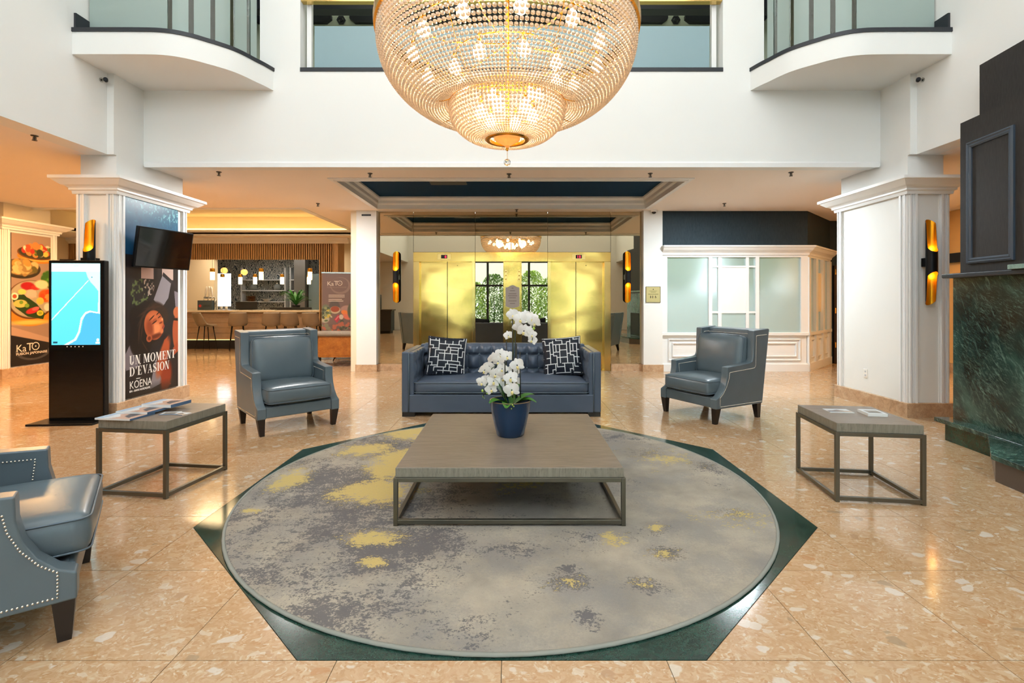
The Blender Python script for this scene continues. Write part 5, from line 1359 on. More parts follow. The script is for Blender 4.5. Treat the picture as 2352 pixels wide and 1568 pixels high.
p.ell(.42, .37, .30, .115, hair, .1, .5); p.ell(.30, .29, .20, .10, hair, .12); p.ell(.22, .40, .12, .06, hair, .2); p.ell(.62, .42, .20, .05, (.17, .11, .08), .3, -.5)
for hx_, hy_, rx_, ry_, ro_ in ((.40, .435, .17, .006, .45), (.34, .41, .15, .005, .9), (.29, .37, .12, .005, 1.25), (.52, .45, .15, .005, .1), (.26, .31, .10, .004, 1.5), (.36, .25, .10, .004, 2.2), (.45, .425, .14, .006, .5), (.31, .33, .11, .004, 1.4)): p.ell(hx_, hy_, rx_, ry_, (.24, .15, .11), .8, ro_)
sk = (.72, .36, .20); skl = (.88, .50, .30); skd = (.42, .17, .09)
p.poly([(.62, .17), (.72, .27), (.80, .29), (.70, .20), (.78, .06), (.86, .02), (.72, .02), (.62, .10)], (.62, .27, .13)); p.ell(.70, .18, .09, .11, (.70, .32, .17), .4, -.4); p.ell(.76, .06, .10, .09, (.58, .20, .09), .5, -.2)
p.ell(.53, .355, .178, .080, sk, .06, .35); p.ell(.49, .385, .11, .032, (.82, .45, .27), .9, .35); p.ell(.57, .335, .10, .032, (.93, .56, .35), .9, .35); p.ell(.45, .345, .06, .045, (.58, .26, .14), .9, .3)
p.ell(.56, .296, .12, .012, (.42, .17, .09), .9, .22); p.ell(.66, .378, .040, .015, (.84, .45, .27), .5, .3); p.ell(.655, .366, .032, .005, (.48, .19, .10), .7, .3); p.ell(.68, .384, .014, .006, (.97, .66, .46), .8)
p.ell(.535, .379, .048, .010, (.66, .31, .17), .7, .45); p.ell(.535, .370, .050, .0034, (.13, .05, .035), .5, .45); p.ell(.625, .397, .032, .0028, (.13, .05, .035), .5, .5); p.ell(.485, .394, .058, .0036, (.17, .07, .045), .6, .62); p.ell(.60, .417, .038, .0032, (.17, .07, .045), .6, .6)
p.ell(.702, .343, .034, .0080, (.66, .27, .20), .35, .9); p.ell(.702, .343, .030, .0016, (.36, .11, .08), .5, .9); p.ell(.675, .318, .03, .010, (.86, .48, .29), .7, .5); p.ell(.44, .288, .052, .020, sk, .15, .2); p.ell(.44, .288, .028, .010, skd, .5, .2)
p.ell(.97, .30, .085, .10, (.70, .33, .18), .15, .05); p.ell(.97, .42, .07, .03, (.74, .40, .24), .2); p.poly([(.88, .375), (1, .37), (1, .385), (.88, .39)], (.08, .07, .08)); p.poly([(.90, .22), (.88, .17), (1, .20), (1, .26)], (.66, .29, .15))
p.blend(np.clip(.06 - p.y, 0, 1) * 10, (.05, .045, .055))
p.build('print', T(.0005, 0, 0) @ MP, spa, M_PRINT)
ML = lambda x, y: T(.002, x * pw, y * ph) @ MP
serif('UN MOMENT', .113, ML(.10, .165), M_LETTER, spa, .07); serif('D', .113, ML(.10, .108), M_LETTER, spa, .07)
serif("'", .113, ML(.20, .108), M_LETTER, spa, .0); serif('ÉVASION', .113, ML(.235, .108), M_LETTER, spa, .06)
text('lettering', 'KOENA', .135, ML(.10, .045), M_LETTER, spa, xs=.82); MB().box(0, .07, 0, .010, 0, .0006).build('lettering', M_LETTER, spa).matrix_basis = ML(.212, .089)
text('lettering', 'SPA - BAINS NORDIQUES', .034, ML(.10, .028), M_LETTER, spa, xs=.92, bold=.0008)

# food poster on the far pillar
fw, fh = .76, 2.42
fp = empty('wall_poster', (-9.0, 8.92, .19)); tag(fp, 'tall food poster with bowls of sushi salad on the amber pillar', 'poster')
MB().box(-.008, 0, 0, fw, 0, fh).build('panel', M_BLACKM, fp)
p = Print(fw, fh, 160, 440, (.62, .50, .42))
p.blend(np.clip((p.y - .4), 0, 1) * .6, (.70, .58, .48))
def bowl(cx, cyy, rx, ry, gold=True):
    p.ell(cx, cyy - ry * .55, rx, ry * .95, (.78, .48, .12), .05); p.ell(cx, cyy - ry * .95, rx * .7, ry * .25, (.93, .70, .30), .8); p.ell(cx, cyy, rx, ry, (.45, .25, .10), .04); p.ell(cx, cyy + .004, rx * .94, ry * .90, (.22, .20, .10), .06)
bowl(.66, .865, .52, .055)
rg = random.Random(4)
def bits(cx, cyy, rx, ry, n, cols, s0=.04, s1=.09):
    for _ in range(n):
        a = rg.uniform(0, 2 * PI); r = rg.random() ** .5; s = rg.uniform(s0, s1); c = rg.choice(cols); p.ell(cx + rx * r * math.cos(a), cyy + ry * r * math.sin(a), s, s * .28 * rg.uniform(.6, 1.3), c, .25, rg.uniform(-1, 1))
FC = [(.80, .30, .14), (.88, .52, .24), (.75, .18, .10), (.93, .85, .72), (.35, .42, .14), (.90, .62, .40), (.20, .24, .10), (.92, .75, .30)]
bits(.64, .885, .40, .035, 42, FC, .04, .09)
p.ell(.25, .735, .48, .075, (.20, .16, .10), .05); p.ell(.25, .745, .42, .062, (.48, .38, .20), .1); bits(.25, .745, .36, .045, 30, [(.75, .62, .38), (.62, .48, .26), (.85, .70, .45), (.90, .55, .25), (.40, .35, .15)], .05, .11)
p.ell(.95, .66, .20, .07, (.28, .48, .14), .3); bits(.92, .67, .14, .06, 14, [(.35, .58, .18), (.22, .40, .12), (.50, .68, .25)], .05, .1)
p.ell(.50, .41, .62, .115, (.80, .50, .14), .04); p.ell(.48, .325, .50, .018, (.95, .75, .36), .9); p.ell(.50, .50, .60, .15, (.38, .22, .10), .03); p.ell(.50, .505, .56, .142, (.68, .62, .50), .05)
p.poly([(0, .53), (.30, .54), (.62, .47), (.85, .39), (.80, .345), (.40, .37), (.10, .44)], (.14, .24, .08))
p.ell(.40, .605, .17, .03, (.68, .10, .12), .3); p.ell(.60, .595, .12, .02, (.75, .20, .16), .4); p.ell(.76, .62, .18, .035, (.92, .82, .62), .3); p.ell(.48, .545, .15, .035, (.90, .66, .56), .1); p.poly([(.36, .525), (.62, .52), (.60, .575), (.40, .57)], (.93, .70, .60)); p.ell(.86, .53, .18, .05, (.90, .35, .12), .25); bits(.86, .53, .14, .035, 10, [(.95, .55, .25), (.85, .28, .10)], .04, .08)
p.ell(.08, .525, .09, .028, (.93, .88, .75), .1); p.ell(.08, .525, .05, .015, (.70, .30, .15), .3); p.ell(.22, .47, .17, .03, (.80, .72, .36), .2); p.ell(.24, .48, .05, .014, (.45, .58, .18), .2); p.ell(.38, .455, .06, .016, (.48, .60, .20), .2); p.ell(.52, .415, .17, .022, (.78, .16, .16), .3, .25); p.ell(.60, .43, .10, .014, (.90, .40, .36), .4, .25); p.ell(.72, .395, .09, .022, (.82, .75, .22), .12); p.ell(.72, .395, .05, .012, (.62, .62, .15), .3); p.ell(.26, .56, .10, .02, (.95, .80, .38), .15); p.ell(.72, .49, .10, .028, (.95, .72, .28), .15); p.ell(.92, .44, .10, .03, (.90, .84, .72), .3)
p.poly([(0, .235), (1, .155), (1, 0), (0, 0)], (.105, .10, .11)); p.poly([(0, .24), (0, .30), (1, .19), (1, .155)], (.72, .58, .48))
sw = np.sqrt(((p.x - .55) / .42) ** 2 + ((p.y - .115) / .075) ** 2); p.blend((np.abs(sw - 1) < .10) * (p.y < .115) * .35, (.6, .58, .56))
p.build('print', T(.0005, 0, 0) @ MP, fp, M_PRINT)
logo(.19, T(.002, .08, .255) @ MP, M_CREAMLET, fp); text('lettering', 'FUSION JAPONAISE', .062, T(.002, .085, .195) @ MP, M_CREAMLET, fp, bold=.001, xs=1.12)

# roll-up banner
bn = empty('roll_up_banner', (-4.13, 11.75, 0), math.radians(14)); tag(bn, 'taupe roll-up banner with sushi photograph behind the wooden bench', 'banner')
MB().box(-.38, .38, -.10, .10, 0, .08).build('base_cassette', M_CHROME, bn, bevel=.01); MB().box(-.36, .36, -.02, .02, 2.02, 2.05).build('top_bar', M_CHROME, bn); MB().tube([(0, .06, .05), (0, .03, 2.03)], .012, 8).build('support_pole', M_CHROME, bn)
p = Print(.70, 1.95, 120, 330, (.46, .37, .34)); p.blend(np.clip(p.y, 0, 1) * .3, (.50, .39, .35))
sw = np.sqrt(((p.x - .58) / .30) ** 2 + ((p.y - .855) / .095) ** 2); an = np.arctan2((p.y - .855) / .095, (p.x - .58) / .30); p.blend((np.abs(sw - 1) < .14 * (np.cos(an + .9) * .5 + .55)) * .55, (.62, .53, .49))
p.ell(.40, .60, .17, .07, (.34, .30, .27), .2); p.ell(.42, .555, .17, .045, (.75, .68, .55), .1); p.ell(.42, .565, .14, .035, (.60, .28, .14), .2); p.ell(.80, .56, .20, .05, (.66, .52, .48), .2); p.ell(.12, .53, .16, .09, (.42, .46, .36), .3); p.ell(.10, .45, .14, .05, (.72, .70, .60), .4)
rg = random.Random(9); bits(.15, .50, .16, .08, 40, [(.35, .42, .25), (.75, .72, .60), (.55, .58, .40), (.25, .28, .20), (.78, .70, .30)], .03, .06); p.poly([(.38, .44), (.52, .50), (.62, .47), (.48, .40)], (.70, .22, .28)); p.poly([(.42, .44), (.52, .485), (.55, .475), (.45, .43)], (.85, .45, .45)); p.ell(.74, .52, .13, .03, (.88, .50, .22), .2, -.4); p.ell(.80, .47, .14, .03, (.85, .45, .35), .3, -.4); p.ell(.62, .47, .07, .03, (.80, .75, .68), .2); p.ell(.92, .54, .10, .09, (.34, .36, .28), .3); p.blend((p.y < .38), (.44, .36, .33)); bits(.5, .36, .5, .06, 30, [(.5, .5, .4), (.7, .4, .3), (.3, .32, .25)], .04, .08)
MQ = R(PI / 2, 'X')
p.build('print', T(-.35, -.005, .075) @ MQ, bn, M_PRINT)
ban = lambda x, z: T(-.35 + x, -.009, z) @ MQ
logo(.145, ban(.115, 1.73), M_CREAMLET, bn); text('lettering', 'FUSION JAPONAISE', .042, ban(.115, 1.68), mat('taupe_lettering', '9A857A', 0.6), bn, xs=1.2)
for k, (w, z) in enumerate(((.36, 1.50), (.36, 1.46), (.30, 1.40), (.33, 1.36))): MB().box(0, w, 0, .014, 0, .0006).build('text_line', M_CREAMLET, bn).matrix_basis = ban(.15, z)
# ------------------------------------------------------------------ bar
bar = empty('bar_counter', (-7.6, YB, 0)); tag(bar, 'long stone-topped bar counter behind the stools', 'counter')
bx0, bx1 = -10.4 + 7.6, -5.35 + 7.6
MB().box(bx0, bx1, -.12, .55, 1.045, 1.10).build('worktop', M_COUNTER, bar, bevel=.005)
for k in range(5):
    z0 = .30 + k * .148
    MB().box(bx0 + .25, bx1 - .03, .02, .06, z0, z0 + .144).build('front_board', M_BARPANEL, bar, bevel=.003)
MB().box(bx0 + .02, bx1 - .03, .06, .5, .02, 1.045).build('carcass', M_BARPANEL, bar)
MB().box(bx0, bx0 + .22, -.02, .5, .26, 1.045).build('lit_end_panel', mat('warm_lit_end', 'F2C070', 0.4, emit=(1.0, .62, .2), es=.7), bar)  # warm light at the bar end is put in as emission
MB().box(bx0, bx1 - .03, .03, .5, 0, .245).build('plinth', M_SLOT, bar); MB().box(bx0, bx1 - .03, .015, .035, .25, .262).build('toe_light', M_LED, bar)
fas = empty('slat_canopy', (-7.6, 14.0, 0)); tag(fas, 'vertical oak slat canopy above the bar', 'canopy')
fx0, fx1 = -12.5 + 7.6, -5.02 + 7.6
MB().box(fx0, fx1 - .42, .05, .08, 2.545, 3.10).build('backing_board', M_SLATBK, fas); MB().box(fx1 - .42, fx1, .05, .08, .0, 3.10).build('backing_board', M_SLATBK, fas)
MB().box(fx1, fx1 + .12, -.02, .5, 0, 3.12).build('end_panel', M_SLAT, fas)
sl = MB(); x = fx0
while x < fx1 - .42: sl.box(x, x + .030, -.02, .05, 2.53, 3.11); x += .062
while x < fx1 - .03: sl.box(x, x + .030, -.02, .05, 0, 3.11); x += .062
sl.build('slats', M_SLAT, fas)['kind'] = 'stuff'
MB().box(fx0, fx1, -.02, .06, 3.10, 3.13).build('top_rail', M_SLAT, fas)

def stool():
    s = empty('bar_stool')
    def shell(u, v):
        # v 0 front edge of the seat -> 1 top of the back
        w = .215
        if v < .5: t = v / .5; y = -.22 + t * .36; z = .72 - .02 * math.sin(t * PI)
        else: t = (v - .5) / .5; y = .14 + .085 * t + .03 * math.sin(t * PI * .5); z = .72 + .33 * t
        x = (u - .5) * 2; ww = w * (1 - (.14 if v > .5 else .10 * (1 - v / .5)) * (max(0, (v - .5) * 2) ** 2 if v > .5 else 1))
        k = abs(x) ** 2.4
        if v < .5: z += .07 * k * (v / .5)
        else: y -= .10 * k * (1 - (v - .5) * 1.2)
        return (x * ww, y, z)
    o = MB().grid(shell, 14, 22).build('seat_shell', M_STOOL, s, smooth=True); m = o.modifiers.new('thick', 'SOLIDIFY'); m.thickness = .045; m.offset = -1
    b = o.modifiers.new('soft', 'BEVEL'); b.width = .015; b.segments = 2
    for sx in (-1, 1):
        for sy in (-1, 1): MB().tube([(sx * .13, sy * .11 - .03, .69), (sx * .20, sy * .19 - .03, 0)], [.014, .010], 8).build('leg', M_BLACK, s, smooth=True)
    q = .265 / .69
    c = [(sx * (.20 - .07 * q), sy * (.19 - .08 * q) - .03, .265) for sx, sy in ((-1, -1), (1, -1), (1, 1), (-1, 1))]
    MB().tube([c[3], c[0], c[1], c[2]], .008, 6).build('footrest', M_BLACK, s)
    return s
st0 = stool()
for k, (x, y, a, l) in enumerate(((-8.42, 13.62, 150, 'taupe bar stool turned right, nearest the spa poster'), (-7.55, 13.66, 212, 'taupe bar stool turned left, second from the spa poster'), (-6.62, 13.66, 205, 'taupe bar stool, middle one of the row of five'),
                               (-6.09, 13.64, 195, 'taupe bar stool standing just before the last one by the banner'), (-5.46, 13.60, 182, 'taupe bar stool straight from behind, next to the banner'))):
    s = st0 if k == 0 else copy_tree(st0); s.location = (x, y, 0); s.rotation_euler.z = math.radians(a); tag(s, l, 'bar stool', 'taupe stools along the bar')

def pendant(x, y, z, label, sc=1.0):
    p_ = empty('pendant_lamp', (x, y, z)); tag(p_, label, 'pendant lamp', 'gold capped glass pendants over the bar')
    MB().lathe([(0, 0), (.056, 0), (.060, .01), (.060, .24), (0, .24)], 20).build('glass_shade', M_LAMPGLASS, p_, smooth=40)
    MB().lathe([(.062, .235), (.064, .24), (.064, .33), (.04, .34), (0, .34)], 20).build('gold_cap', M_GOLD, p_, smooth=40)
    MB().tube([(0, 0, .34), (0, 0, 3.05 - z)], .004, 5).build('cord', M_BLACK, p_)
for u, l in ((488, 'tall pendant over the bar on the cream wall'), (600, 'tall pendant over the middle of the bar'), (712, 'tall pendant over the banner end of the bar')):
    pendant((u - 1176) / 1140 * 14.45, 14.45, 1.975, l)
for u, l in ((552, 'lower pendant behind the bar, left of the amber globe pair'), (586, 'lower pendant just left of the tall middle pendant'), (648, 'lower pendant in front of the shelves right of the middle'), (709.5, 'lower pendant half hidden behind the one at the banner end'), (511, 'faint lower pendant before the bright restaurant window')):
    pendant((u - 1176) / 1140 * 16.3, 16.3, 1.905, l)
for u, v, l in ((515, 621, 'amber glass globe pendant near the cream wall'), (561, 625, 'amber glass globe pendant near the shelves')):
    Y = 17.2; g = empty('globe_pendant', ((u - 1176) / 1140 * Y, Y, 1.4 - (v - 688) / 1140 * Y)); tag(g, l, 'pendant lamp', 'amber globe pendants')
    MB().lathe([(0, -.11), (.06, -.092), (.098, -.05), (.11, 0), (.098, .05), (.06, .092), (0, .11)], 20).build('globe', M_AMBER, g, smooth=True); MB().lathe([(.02, .10), (.025, .10), (.025, .16), (0, .16)], 10).build('cap', M_BLACK, g); MB().tube([(0, 0, .16), (0, 0, 3.05 - g.location.z)], .004, 5).build('cord', M_BLACK, g)

# things standing on the bar
def on_bar(u, Y=14.5): return ((u - 1176) / 1140 * Y, Y, 1.10)
bt_ = empty('beer_dispenser', on_bar(475)); tag(bt_, 'beer tap box with chrome taps at the left end of the bar', 'dispenser')
MB().box(-.20, .22, -.12, .12, 0, .28).build('box', mat('blue_grey_enamel', '44525C', 0.4), bt_, bevel=.008); text('lettering', 'SAPPORO', .085, T(-.05, -.122, .09) @ R(PI / 2, 'X'), M_SLOT, bt_, xs=.62)
mb = MB()
for k in range(5): a = 2 * PI * k / 5 + PI / 2; mb.prism([(-.12 + .0, .12), (-.12 + .035 * math.cos(a - .6), .12 + .035 * math.sin(a - .6)), (-.12 + .05 * math.cos(a), .12 + .05 * math.sin(a)), (-.12 + .035 * math.cos(a + .6), .12 + .035 * math.sin(a + .6))], -.124, -.121, axis='y')
mb.build('emblem', mat('red_print', 'B83030', 0.5), bt_)
MB().tube([(.24, 0, 0), (.24, 0, .36), (.05, 0, .36), (-.08, 0, .36)], .025, 8).build('tap_column', M_CHROME, bt_, smooth=True)
for k, x in enumerate((-.02, .10, .20)):
    MB().tube([(x, -.02, .36), (x, -.10, .34), (x, -.11, .28)], .012, 6).build('spout', M_CHROME, bt_, smooth=True); MB().lathe([(0, 0), (.014, 0), (.022, .10), (.03, .24), (.018, .30), (0, .31)], 10, M=T(x, -.05, .38) @ R(.15 * (1 - k), 'Y')).build('tap_handle', M_PAPER, bt_, smooth=True)
for x0, x1, h, u, l in ((-.30, .32, .24, 566, 'black cash screen standing in the middle of the bar'), (-.6, .62, .075, 667, 'long low black glass screen on the right part of the bar')):
    m_ = empty('counter_screen', on_bar(u, 14.55)); tag(m_, l, 'screen')
    MB().box(x0, x1, -.02, .02, .012, h).build('panel', M_SLOT, m_, bevel=.005); MB().box(x0 * .6, x1 * .6, -.06, .06, 0, .012).build('foot', M_BLACK, m_)
st_ = empty('cutlery_tray', on_bar(515, 14.5)); tag(st_, 'small chrome tray with cups beside the beer tap', 'tray'); MB().box(-.16, .16, -.10, .10, 0, .02).build('tray', M_CHROME, st_, bevel=.004)
for x in (-.08, .06): MB().lathe([(0, .02), (.03, .02), (.042, .10), (.038, .10), (.027, .03), (0, .03)], 14, M=T(x, 0, 0)).build('cup', M_PAPER, st_, smooth=40)
fn = empty('potted_fern', on_bar(680, 14.75)); tag(fn, 'bushy green fern on the bar before the taupe column', 'plant')
MB().lathe([(0, 0), (.09, 0), (.12, .14), (.11, .14), (0, .12)], 20).build('pot', M_SLOT, fn, smooth=40)
random.seed(5)
for k in range(46):
    a = random.uniform(0, 2 * PI); ln = random.uniform(.25, .46); up = random.uniform(.15, .46); wd = random.uniform(.03, .05)
    fr = MB()
    def f(u, v):
        w = wd * math.sin(PI * (v * .9 + .06)) * (1 - .35 * abs(math.sin(v * 24))); return ((u - .5) * 2 * w, v * ln, .13 + up * math.sin(v * PI * .62) + abs(u - .5) * .02)
    fr.grid(f, 2, 12, M=R(a, 'Z')).build('frond', M_FERN, fn, smooth=True)

# restaurant shelves behind
sh = empty('shelf_unit', (-9.2, 18.75, 0)); tag(sh, 'white shelves on the patterned wall behind the bar', 'shelf')
for z in (1.30, 1.72, 2.12): MB().box(-.95, .65, -.14, .14, z, z + .04).build('shelf_board', M_TRIM, sh); MB().box(.9, 1.6, -.14, .14, z, z + .04).build('shelf_board', M_TRIM, sh)
for x in (-.98, .66, .86): MB().box(x, x + .05, -.14, .14, 1.0, 2.6).build('upright', M_TRIM, sh)
for k, (x, z, l) in enumerate(((-9.75, 1.76, 'glass jar on the middle shelf nearest the bright window'), (-8.85, 1.76, 'glass jar in the middle of the middle shelf'), (-7.95, 1.76, 'glass jar on the shelf next to the taupe column'))):
    j = empty('glass_jar', (x, 18.72, z)); tag(j, l, 'jar', 'jars on the restaurant shelves'); MB().lathe([(0, 0), (.10, 0), (.14, .07), (.12, .17), (.06, .21), (.06, .23), (0, .23)], 18).build('body', m_frost('pale_glass', 'D8DEDA', .6), j, smooth=True); MB().lathe([(0, .23), (.065, .23), (.065, .27), (.015, .29), (0, .30)], 14).build('lid', M_CHROME, j, smooth=40)
pl = empty('plate_stack', (-9.85, 18.72, 1.34)); tag(pl, 'stack of orange plates on the bottom shelf', 'plates')
for k in range(5): MB().lathe([(0, 0), (.10, 0), (.16, .025), (.16, .032), (0, .012)], 20, M=T(0, 0, k * .04)).build('plate', M_HONEY, pl, smooth=40)
bw_ = empty('serving_bowl', (-9.2, 18.66, 1.34)); tag(bw_, 'wide pale bowl on the bottom shelf', 'bowl'); MB().lathe([(0, 0), (.08, 0), (.2, .10), (.19, .10), (.07, .015), (0, .015)], 22).build('bowl_body', M_PAPER, bw_, smooth=40); MB().lathe([(.06, -.0), (.085, 0), (.08, .02), (.06, .02)], 18, closed=True).build('foot_ring', M_PAPER, bw_)

# wooden roll-arm bench beside the pier
be = empty('roll_arm_bench', (-3.68, 10.55, 0)); tag(be, 'honey wood roll-arm bench with grey striped cushion roll beside the white pier', 'bench')
sc2 = [(-.06, .20), (.06, .20), (.05, .40), (.0, .62), (-.10, .72), (-.16, .70), (-.17, .64), (-.12, .58), (-.07, .45)]
MB().box(-.36, .45, -.26, -.225, .235, .64).build('end_panel', M_HONEY, be, bevel=.01)
MB().box(-.36, .45, -.255, .9, .20, .245).build('seat_rail', M_HONEY, be, bevel=.008)
MB().tube([(-.40, -.27, .70), (.50, -.27, .70)], .055, 14).build('arm_roll', M_BENCHFAB, be, smooth=40)
for k in range(38): MB().lathe([(.0555, -.006), (.059, 0), (.0555, .006)], 12, M=T(-.385 + k * .0235, -.27, .70) @ R(PI / 2, 'Y'), cap=False).build('roll_rib', M_PAPER if False else M_BENCHFAB, be, smooth=True)
MB().lathe([(0, 0), (.035, .005), (.05, .015), (.055, .02)], 14, M=T(-.425, -.27, .70) @ R(PI / 2, 'Y')).build('arm_scroll', M_HONEY, be, smooth=True)
MB().box(-.355, .44, -.22, .85, .245, .36).build('seat_cushion', M_BENCHFAB, be, bevel=.03)
for x in (-.35, .43):
    for y in (-.25, .85): MB().tube([(x, y, .21), (x * 1.02, y - .02, .12), (x * 1.18, y - .05, .0)], [.03, .022, .012], 8).build('leg', M_DKWOOD, be, smooth=True)
MB().tube([(-.365, -.245, .24), (-.365, -.262, .40), (-.355, -.262, .62), (-.40, -.27, .66)], .015, 6).build('panel_edge', M_DKWOOD, be, smooth=True)
tb = empty('low_stool', (-4.46, 10.8, 0)); tag(tb, 'dark low wooden stool between the armchair and the wooden bench', 'stool')
MB().box(-.24, .24, -.2, .2, .30, .44).build('seat_box', M_SLOT, tb, bevel=.01); MB().box(-.25, .25, -.21, .21, .44, .47).build('seat_top', M_DKWOOD, tb, bevel=.005)
for sx in (-1, 1):
    for sy in (-1, 1): MB().box(sx * .21 - .025, sx * .21 + .025, sy * .17 - .025, sy * .17 + .025, 0, .30).build('leg', M_SLOT, tb)

# ------------------------------------------------------------------ fireplace
fp_ = empty('fireplace', (4.58, 3.9, 0)); tag(fp_, 'green marble fireplace with a dark panelled chimney breast', 'fireplace')
FR = R(math.radians(-6), 'Z')    # turned a little towards the rug
fp_.rotation_euler.z = math.radians(-7)
# local: x 0 at wall side, face at x = -.24, y from -1.8 to 1.05
FX = -.28
for (a, b) in ((.10, 1.06), (-.86, .095), (-1.9, -.865)): MB().box(FX, .22, a, b, .21, 1.615).build('marble_slab', M_FIRE, fp_)
MB().box(FX - .10, .22, -1.9, 1.02, 0, .17).build('plinth', M_GREEN, fp_)
MB().box(FX - .15, .22, -1.9, 1.10, .17, .212).build('plinth_ledge', M_FIRE, fp_, bevel=.004)
MB().box(FX - .07, .22, -1.9, 1.12, 1.615, 1.66).build('mantel_shelf', M_BLACKM, fp_, bevel=.012, seg=3)
MB().box(FX - .09, .10, -1.9, .32, 1.66, 1.70).build('mantel_slab', m_marble('pale_green_marble', '6F8F88', '93B0A8', 'C4D8D0', 5, .2), fp_, bevel=.004)
MB().box(FX + .01, .22, -1.9, .98, 1.66, 3.14).build('chimney_breast', M_CHIMNEY, fp_)
MB().box(FX + .24, .22, -1.9, 1.06, 3.14, 3.74).build('chimney_top', M_CHIMNEY, fp_)
Mf = Matrix(((0, 0, -1, FX + .01), (1, 0, 0, 0), (0, 1, 0, 0), (0, 0, 0, 1)))
MB().ring((.42, .83, 1.80, 2.86), [(0, 0), (.055, 0), (.055, .018), (.04, .028), (.03, .018), (.015, .022), (0, .012)], M=Mf).build('panel_moulding', mat('slate_moulding', '3E4A58', 0.35), fp_)
MB().ring((-.25, .20, 1.80, 2.86), [(0, 0), (.055, 0), (.055, .018), (.04, .028), (.03, .018), (.015, .022), (0, .012)], M=Mf).build('panel_moulding', mat('slate_moulding', '3E4A58', 0.35), fp_)
MB().box(FX - .004, .0, -1.55, -.75, .212, .95).build('firebox', M_SLOT, fp_)
hearth = [(FX - .08, .50), (FX - .12, .44), (FX - .56, -.18), (FX - .56, -1.9), (.1, -1.9), (.1, .50)]
MB().prism(hearth, 0, .165).build('hearth_base', mat('brown_grey_stone', '5A5049', .3), fp_)
MB().prism([(x - .02, y + .015) for x, y in hearth], .165, .205).build('hearth_slab', M_FIRE, fp_, bevel=.004)

ot = empty('wall_socket', (4.678, 6.62, .42)); tag(ot, 'white socket plate low on the plain pillar', 'socket')
MB().box(0, .008, -.035, .035, -.057, .057, M=T(-.0, 0, 0)).build('cover_plate', M_LETTER, ot, bevel=.002, M=T(.034, 0, 0))
for z in (-.025, .025): MB().box(-.003, 0, -.014, .014, z - .012, z + .012).build('outlet', mat('socket_grey', 'C9CCD0', .4), ot, M=T(.034, 0, 0))

# ------------------------------------------------------------------ magazines
def mag(label, loc, rz, w, d, h, cover, group, th=None):
    m_ = empty('magazine', loc, math.radians(rz)); tag(m_, label, 'magazine', group)
    MB().box(-w / 2, w / 2, -d / 2, d / 2, 0, h - .001).build('pages', M_PAPER, m_, bevel=.0008)
    MB().box(-w / 2 - .001, w / 2 + .001, -d / 2 - .0015, -d / 2, 0, h).build('spine', M_MAGBLUE if group == G1 else M_PAPER, m_)
    q = Print(w, d, 24, 32, (.80, .82, .84))
    if cover == 'wave': q.poly([(0, 0), (1, 0), (1, .55), (.6, .7), (.3, .5), (0, .62)], (.75, .62, .55)); q.poly([(.15, .15), (.9, .2), (.7, .5), (.35, .42)], (.28, .27, .30)); q.poly([(0, .8), (1, .8), (1, 1), (0, 1)], (.62, .72, .82))
    elif cover == 'hill': q.poly([(.0, .1), (1, .1), (1, .45), (.75, .5), (.5, .75), (.25, .5), (0, .45)], (.30, .32, .36)); q.poly([(0, .45), (1, .45), (1, .1), (.6, .2), (.3, .35)], (.72, .62, .52))
    else: q.poly([(.15, .15), (.85, .15), (.85, .75), (.15, .75)], (.55, .52, .46)); q.poly([(.15, .15), (.85, .15), (.85, .4), (.5, .5), (.15, .35)], (.35, .33, .30))
    q.build('cover', T(-w / 2, -d / 2, h - .0006), m_, M_PRINT); return m_
zt = .5455; G1 = 'magazines on the kiosk-side table'; G2 = 'booklets on the fireplace-side table'
def onp(u, v, z=zt): Y = (1.4 - z) * 1140 / (v - 688); return ((u - 1176) / 1140 * Y, Y, z)
for k, (u, v, rz, w, d, h, c, l, dz) in enumerate(((288, 957, 83, .21, .28, .013, 'wave', 'magazine at the front corner of the kiosk-side table', 0), (330, 947, 83, .21, .26, .016, 'wave', 'magazine in the middle, overlapping the front one', .0132), (383, 938, 83, .20, .25, .024, 'wave', 'thick magazine pile at the back edge of the kiosk-side table', .0295),
                                   (392, 949, 10, .12, .09, .004, 'card', 'small card lying before the thick magazine pile', 0), (415, 950, -15, .12, .08, .003, 'hill', 'small card at the outer right of the magazines', 0))):
    x, y, z = onp(u, v); mag(l, (x, y, z + dz), rz, w, d, h, c, G1)
x, y, z = onp(1925, 944); mag('thin booklet with a dark hill picture on the fireplace-side table', (x, y, z), -7, .17, .12, .006, 'hill', G2)
x, y, z = onp(2003, 951); mag('white booklet pile with a framed picture near the pillar', (x, y, z), -9, .13, .15, .022, 'card', G2)

# ------------------------------------------------------------------ gardens outside
random.seed(21)
def shrub(label, loc, r, h, n, m, group):
    n = int(n * 1.9)
    s = empty('garden_shrub', loc); tag(s, label, 'shrub', group)
    mb = MB()
    for _ in range(n):
        a = random.uniform(0, 2 * PI); t = random.random(); rr_ = r * math.sqrt(random.random()) * (math.sin(PI * (.15 + .8 * t)) ** .6)
        c = Vector((rr_ * math.cos(a), rr_ * math.sin(a), .1 + h * t)); s_ = random.uniform(.05, .10)
        M = T(*c) @ R(random.uniform(0, 6), 'Z') @ R(random.uniform(-1.2, 1.2), 'X')
        mb.add([(-s_ * .5, 0, 0), (0, -s_, 0), (s_ * .5, 0, 0), (0, s_, 0)], [(0, 1, 2, 3)], M)
    mb.build('foliage', m, s, fix=False)['kind'] = 'stuff'
    MB().tube([(0, 0, 0), (0, 0, h * .6)], [.05, .02], 6).build('stem', M_DKWOOD, s)
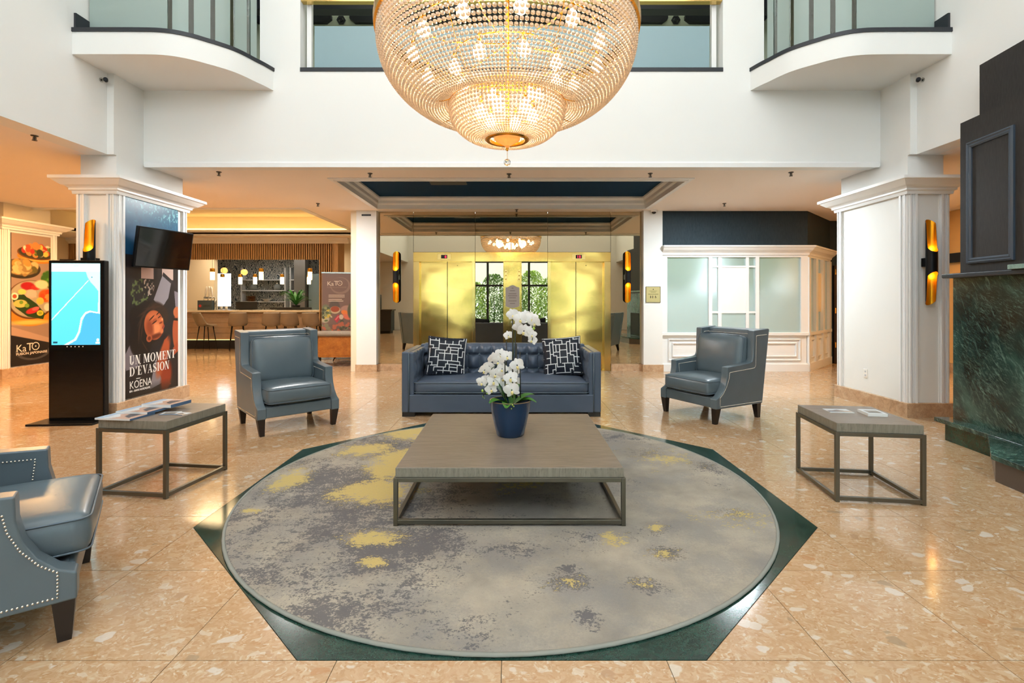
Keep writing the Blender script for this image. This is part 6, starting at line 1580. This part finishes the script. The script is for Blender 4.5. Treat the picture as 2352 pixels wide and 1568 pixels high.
for k, (x, y, r, h, m, l) in enumerate(((-4.6, -7.2, .95, 1.5, M_BUSH, 'green shrub outside the entrance reflected at the far left'), (-2.1, -7.6, .95, 2.3, M_BUSH, 'bright shrub outside the entrance left of the door'), (.1, -8.2, .98, 2.4, M_BUSHD, 'low shrub straight outside the entrance door'),
                              (2.2, -7.4, .98, 2.6, M_BUSH, 'tall bright shrub outside right of the door'), (4.6, -8.0, .98, 1.6, M_BUSHD, 'broad shrub outside at the far right'))): shrub(l, (x, y, -.05), r, h, 1500, m, 'shrubs outside the entrance')
for k, (x, y, r, h, m, l) in enumerate(((-1.1, -10.8, 1.05, 2.9, M_BUSHD, 'tall leafy shrub in the second row, just left of the door in the mirror'), (1.2, -10.6, 1.05, 3.1, M_BUSH, 'tall leafy shrub in the second row, just right of the door in the mirror'))): shrub(l, (x, y, -.05), r, h, 1900, m, 'shrubs outside the entrance')
for k, (x, y, l) in enumerate(((2.5, 15.2, 'green tree crown behind the frosted panes, near the pier'), (4.95, 15.2, 'green tree crown behind the middle frosted panes'), (7.38, 15.2, 'green tree crown behind the last frosted pane'))):
    s = empty('garden_tree', (x, y, .004)); tag(s, l, 'tree', 'trees behind the frosted panes')
    mb = MB()
    for _ in range(4200):
        v = Vector((random.gauss(0, 1), random.gauss(0, 1), random.gauss(0, 1))).normalized() * random.random() ** .3
        c = Vector((v.x * 1.08, v.y * .68, 4.1 + v.z * 2.8)); s_ = random.uniform(.16, .30)
        mb.add([(-s_ * .5, 0, 0), (0, -s_, 0), (s_ * .5, 0, 0), (0, s_, 0)], [(0, 1, 2, 3)], T(*c) @ R(random.uniform(0, 6), 'Z') @ R(random.uniform(-1.2, 1.2), 'X'))
    mb.build('crown', M_TREE, s, fix=False)['kind'] = 'stuff'; MB().tube([(0, 0, 0), (.05, 0, 2.4)], [.09, .05], 8).build('trunk', M_DKWOOD, s, smooth=True)
# coffee station seen only in the mirror
cs = empty('coffee_station', (-5.9, -1.2, 0)); tag(cs, 'black coffee station cabinet reflected in the mirror beside the lift', 'cabinet')
MB().box(-.9, .9, -.3, .3, .1, .95).build('body', M_SLOT, cs, bevel=.006); MB().box(-.95, .95, -.33, .33, .95, .99).build('worktop', M_DKWOOD, cs, bevel=.004); MB().box(-.85, .85, -.25, .25, 0, .1).build('plinth', M_BLACK, cs)
cm = empty('coffee_machine', (-5.7, -1.15, .99)); tag(cm, 'black coffee machine on the reflected coffee station', 'machine')
MB().box(-.2, .2, -.2, .22, 0, .62).build('housing', M_BLACK, cm, bevel=.015); MB().box(-.12, .12, .22, .23, .35, .55).build('display', mat('lit_display', '202020', .2, emit=(.9, .95, 1), es=1.0), cm); MB().box(-.08, .08, .22, .34, .02, .05).build('drip_tray', M_CHROME, cm)
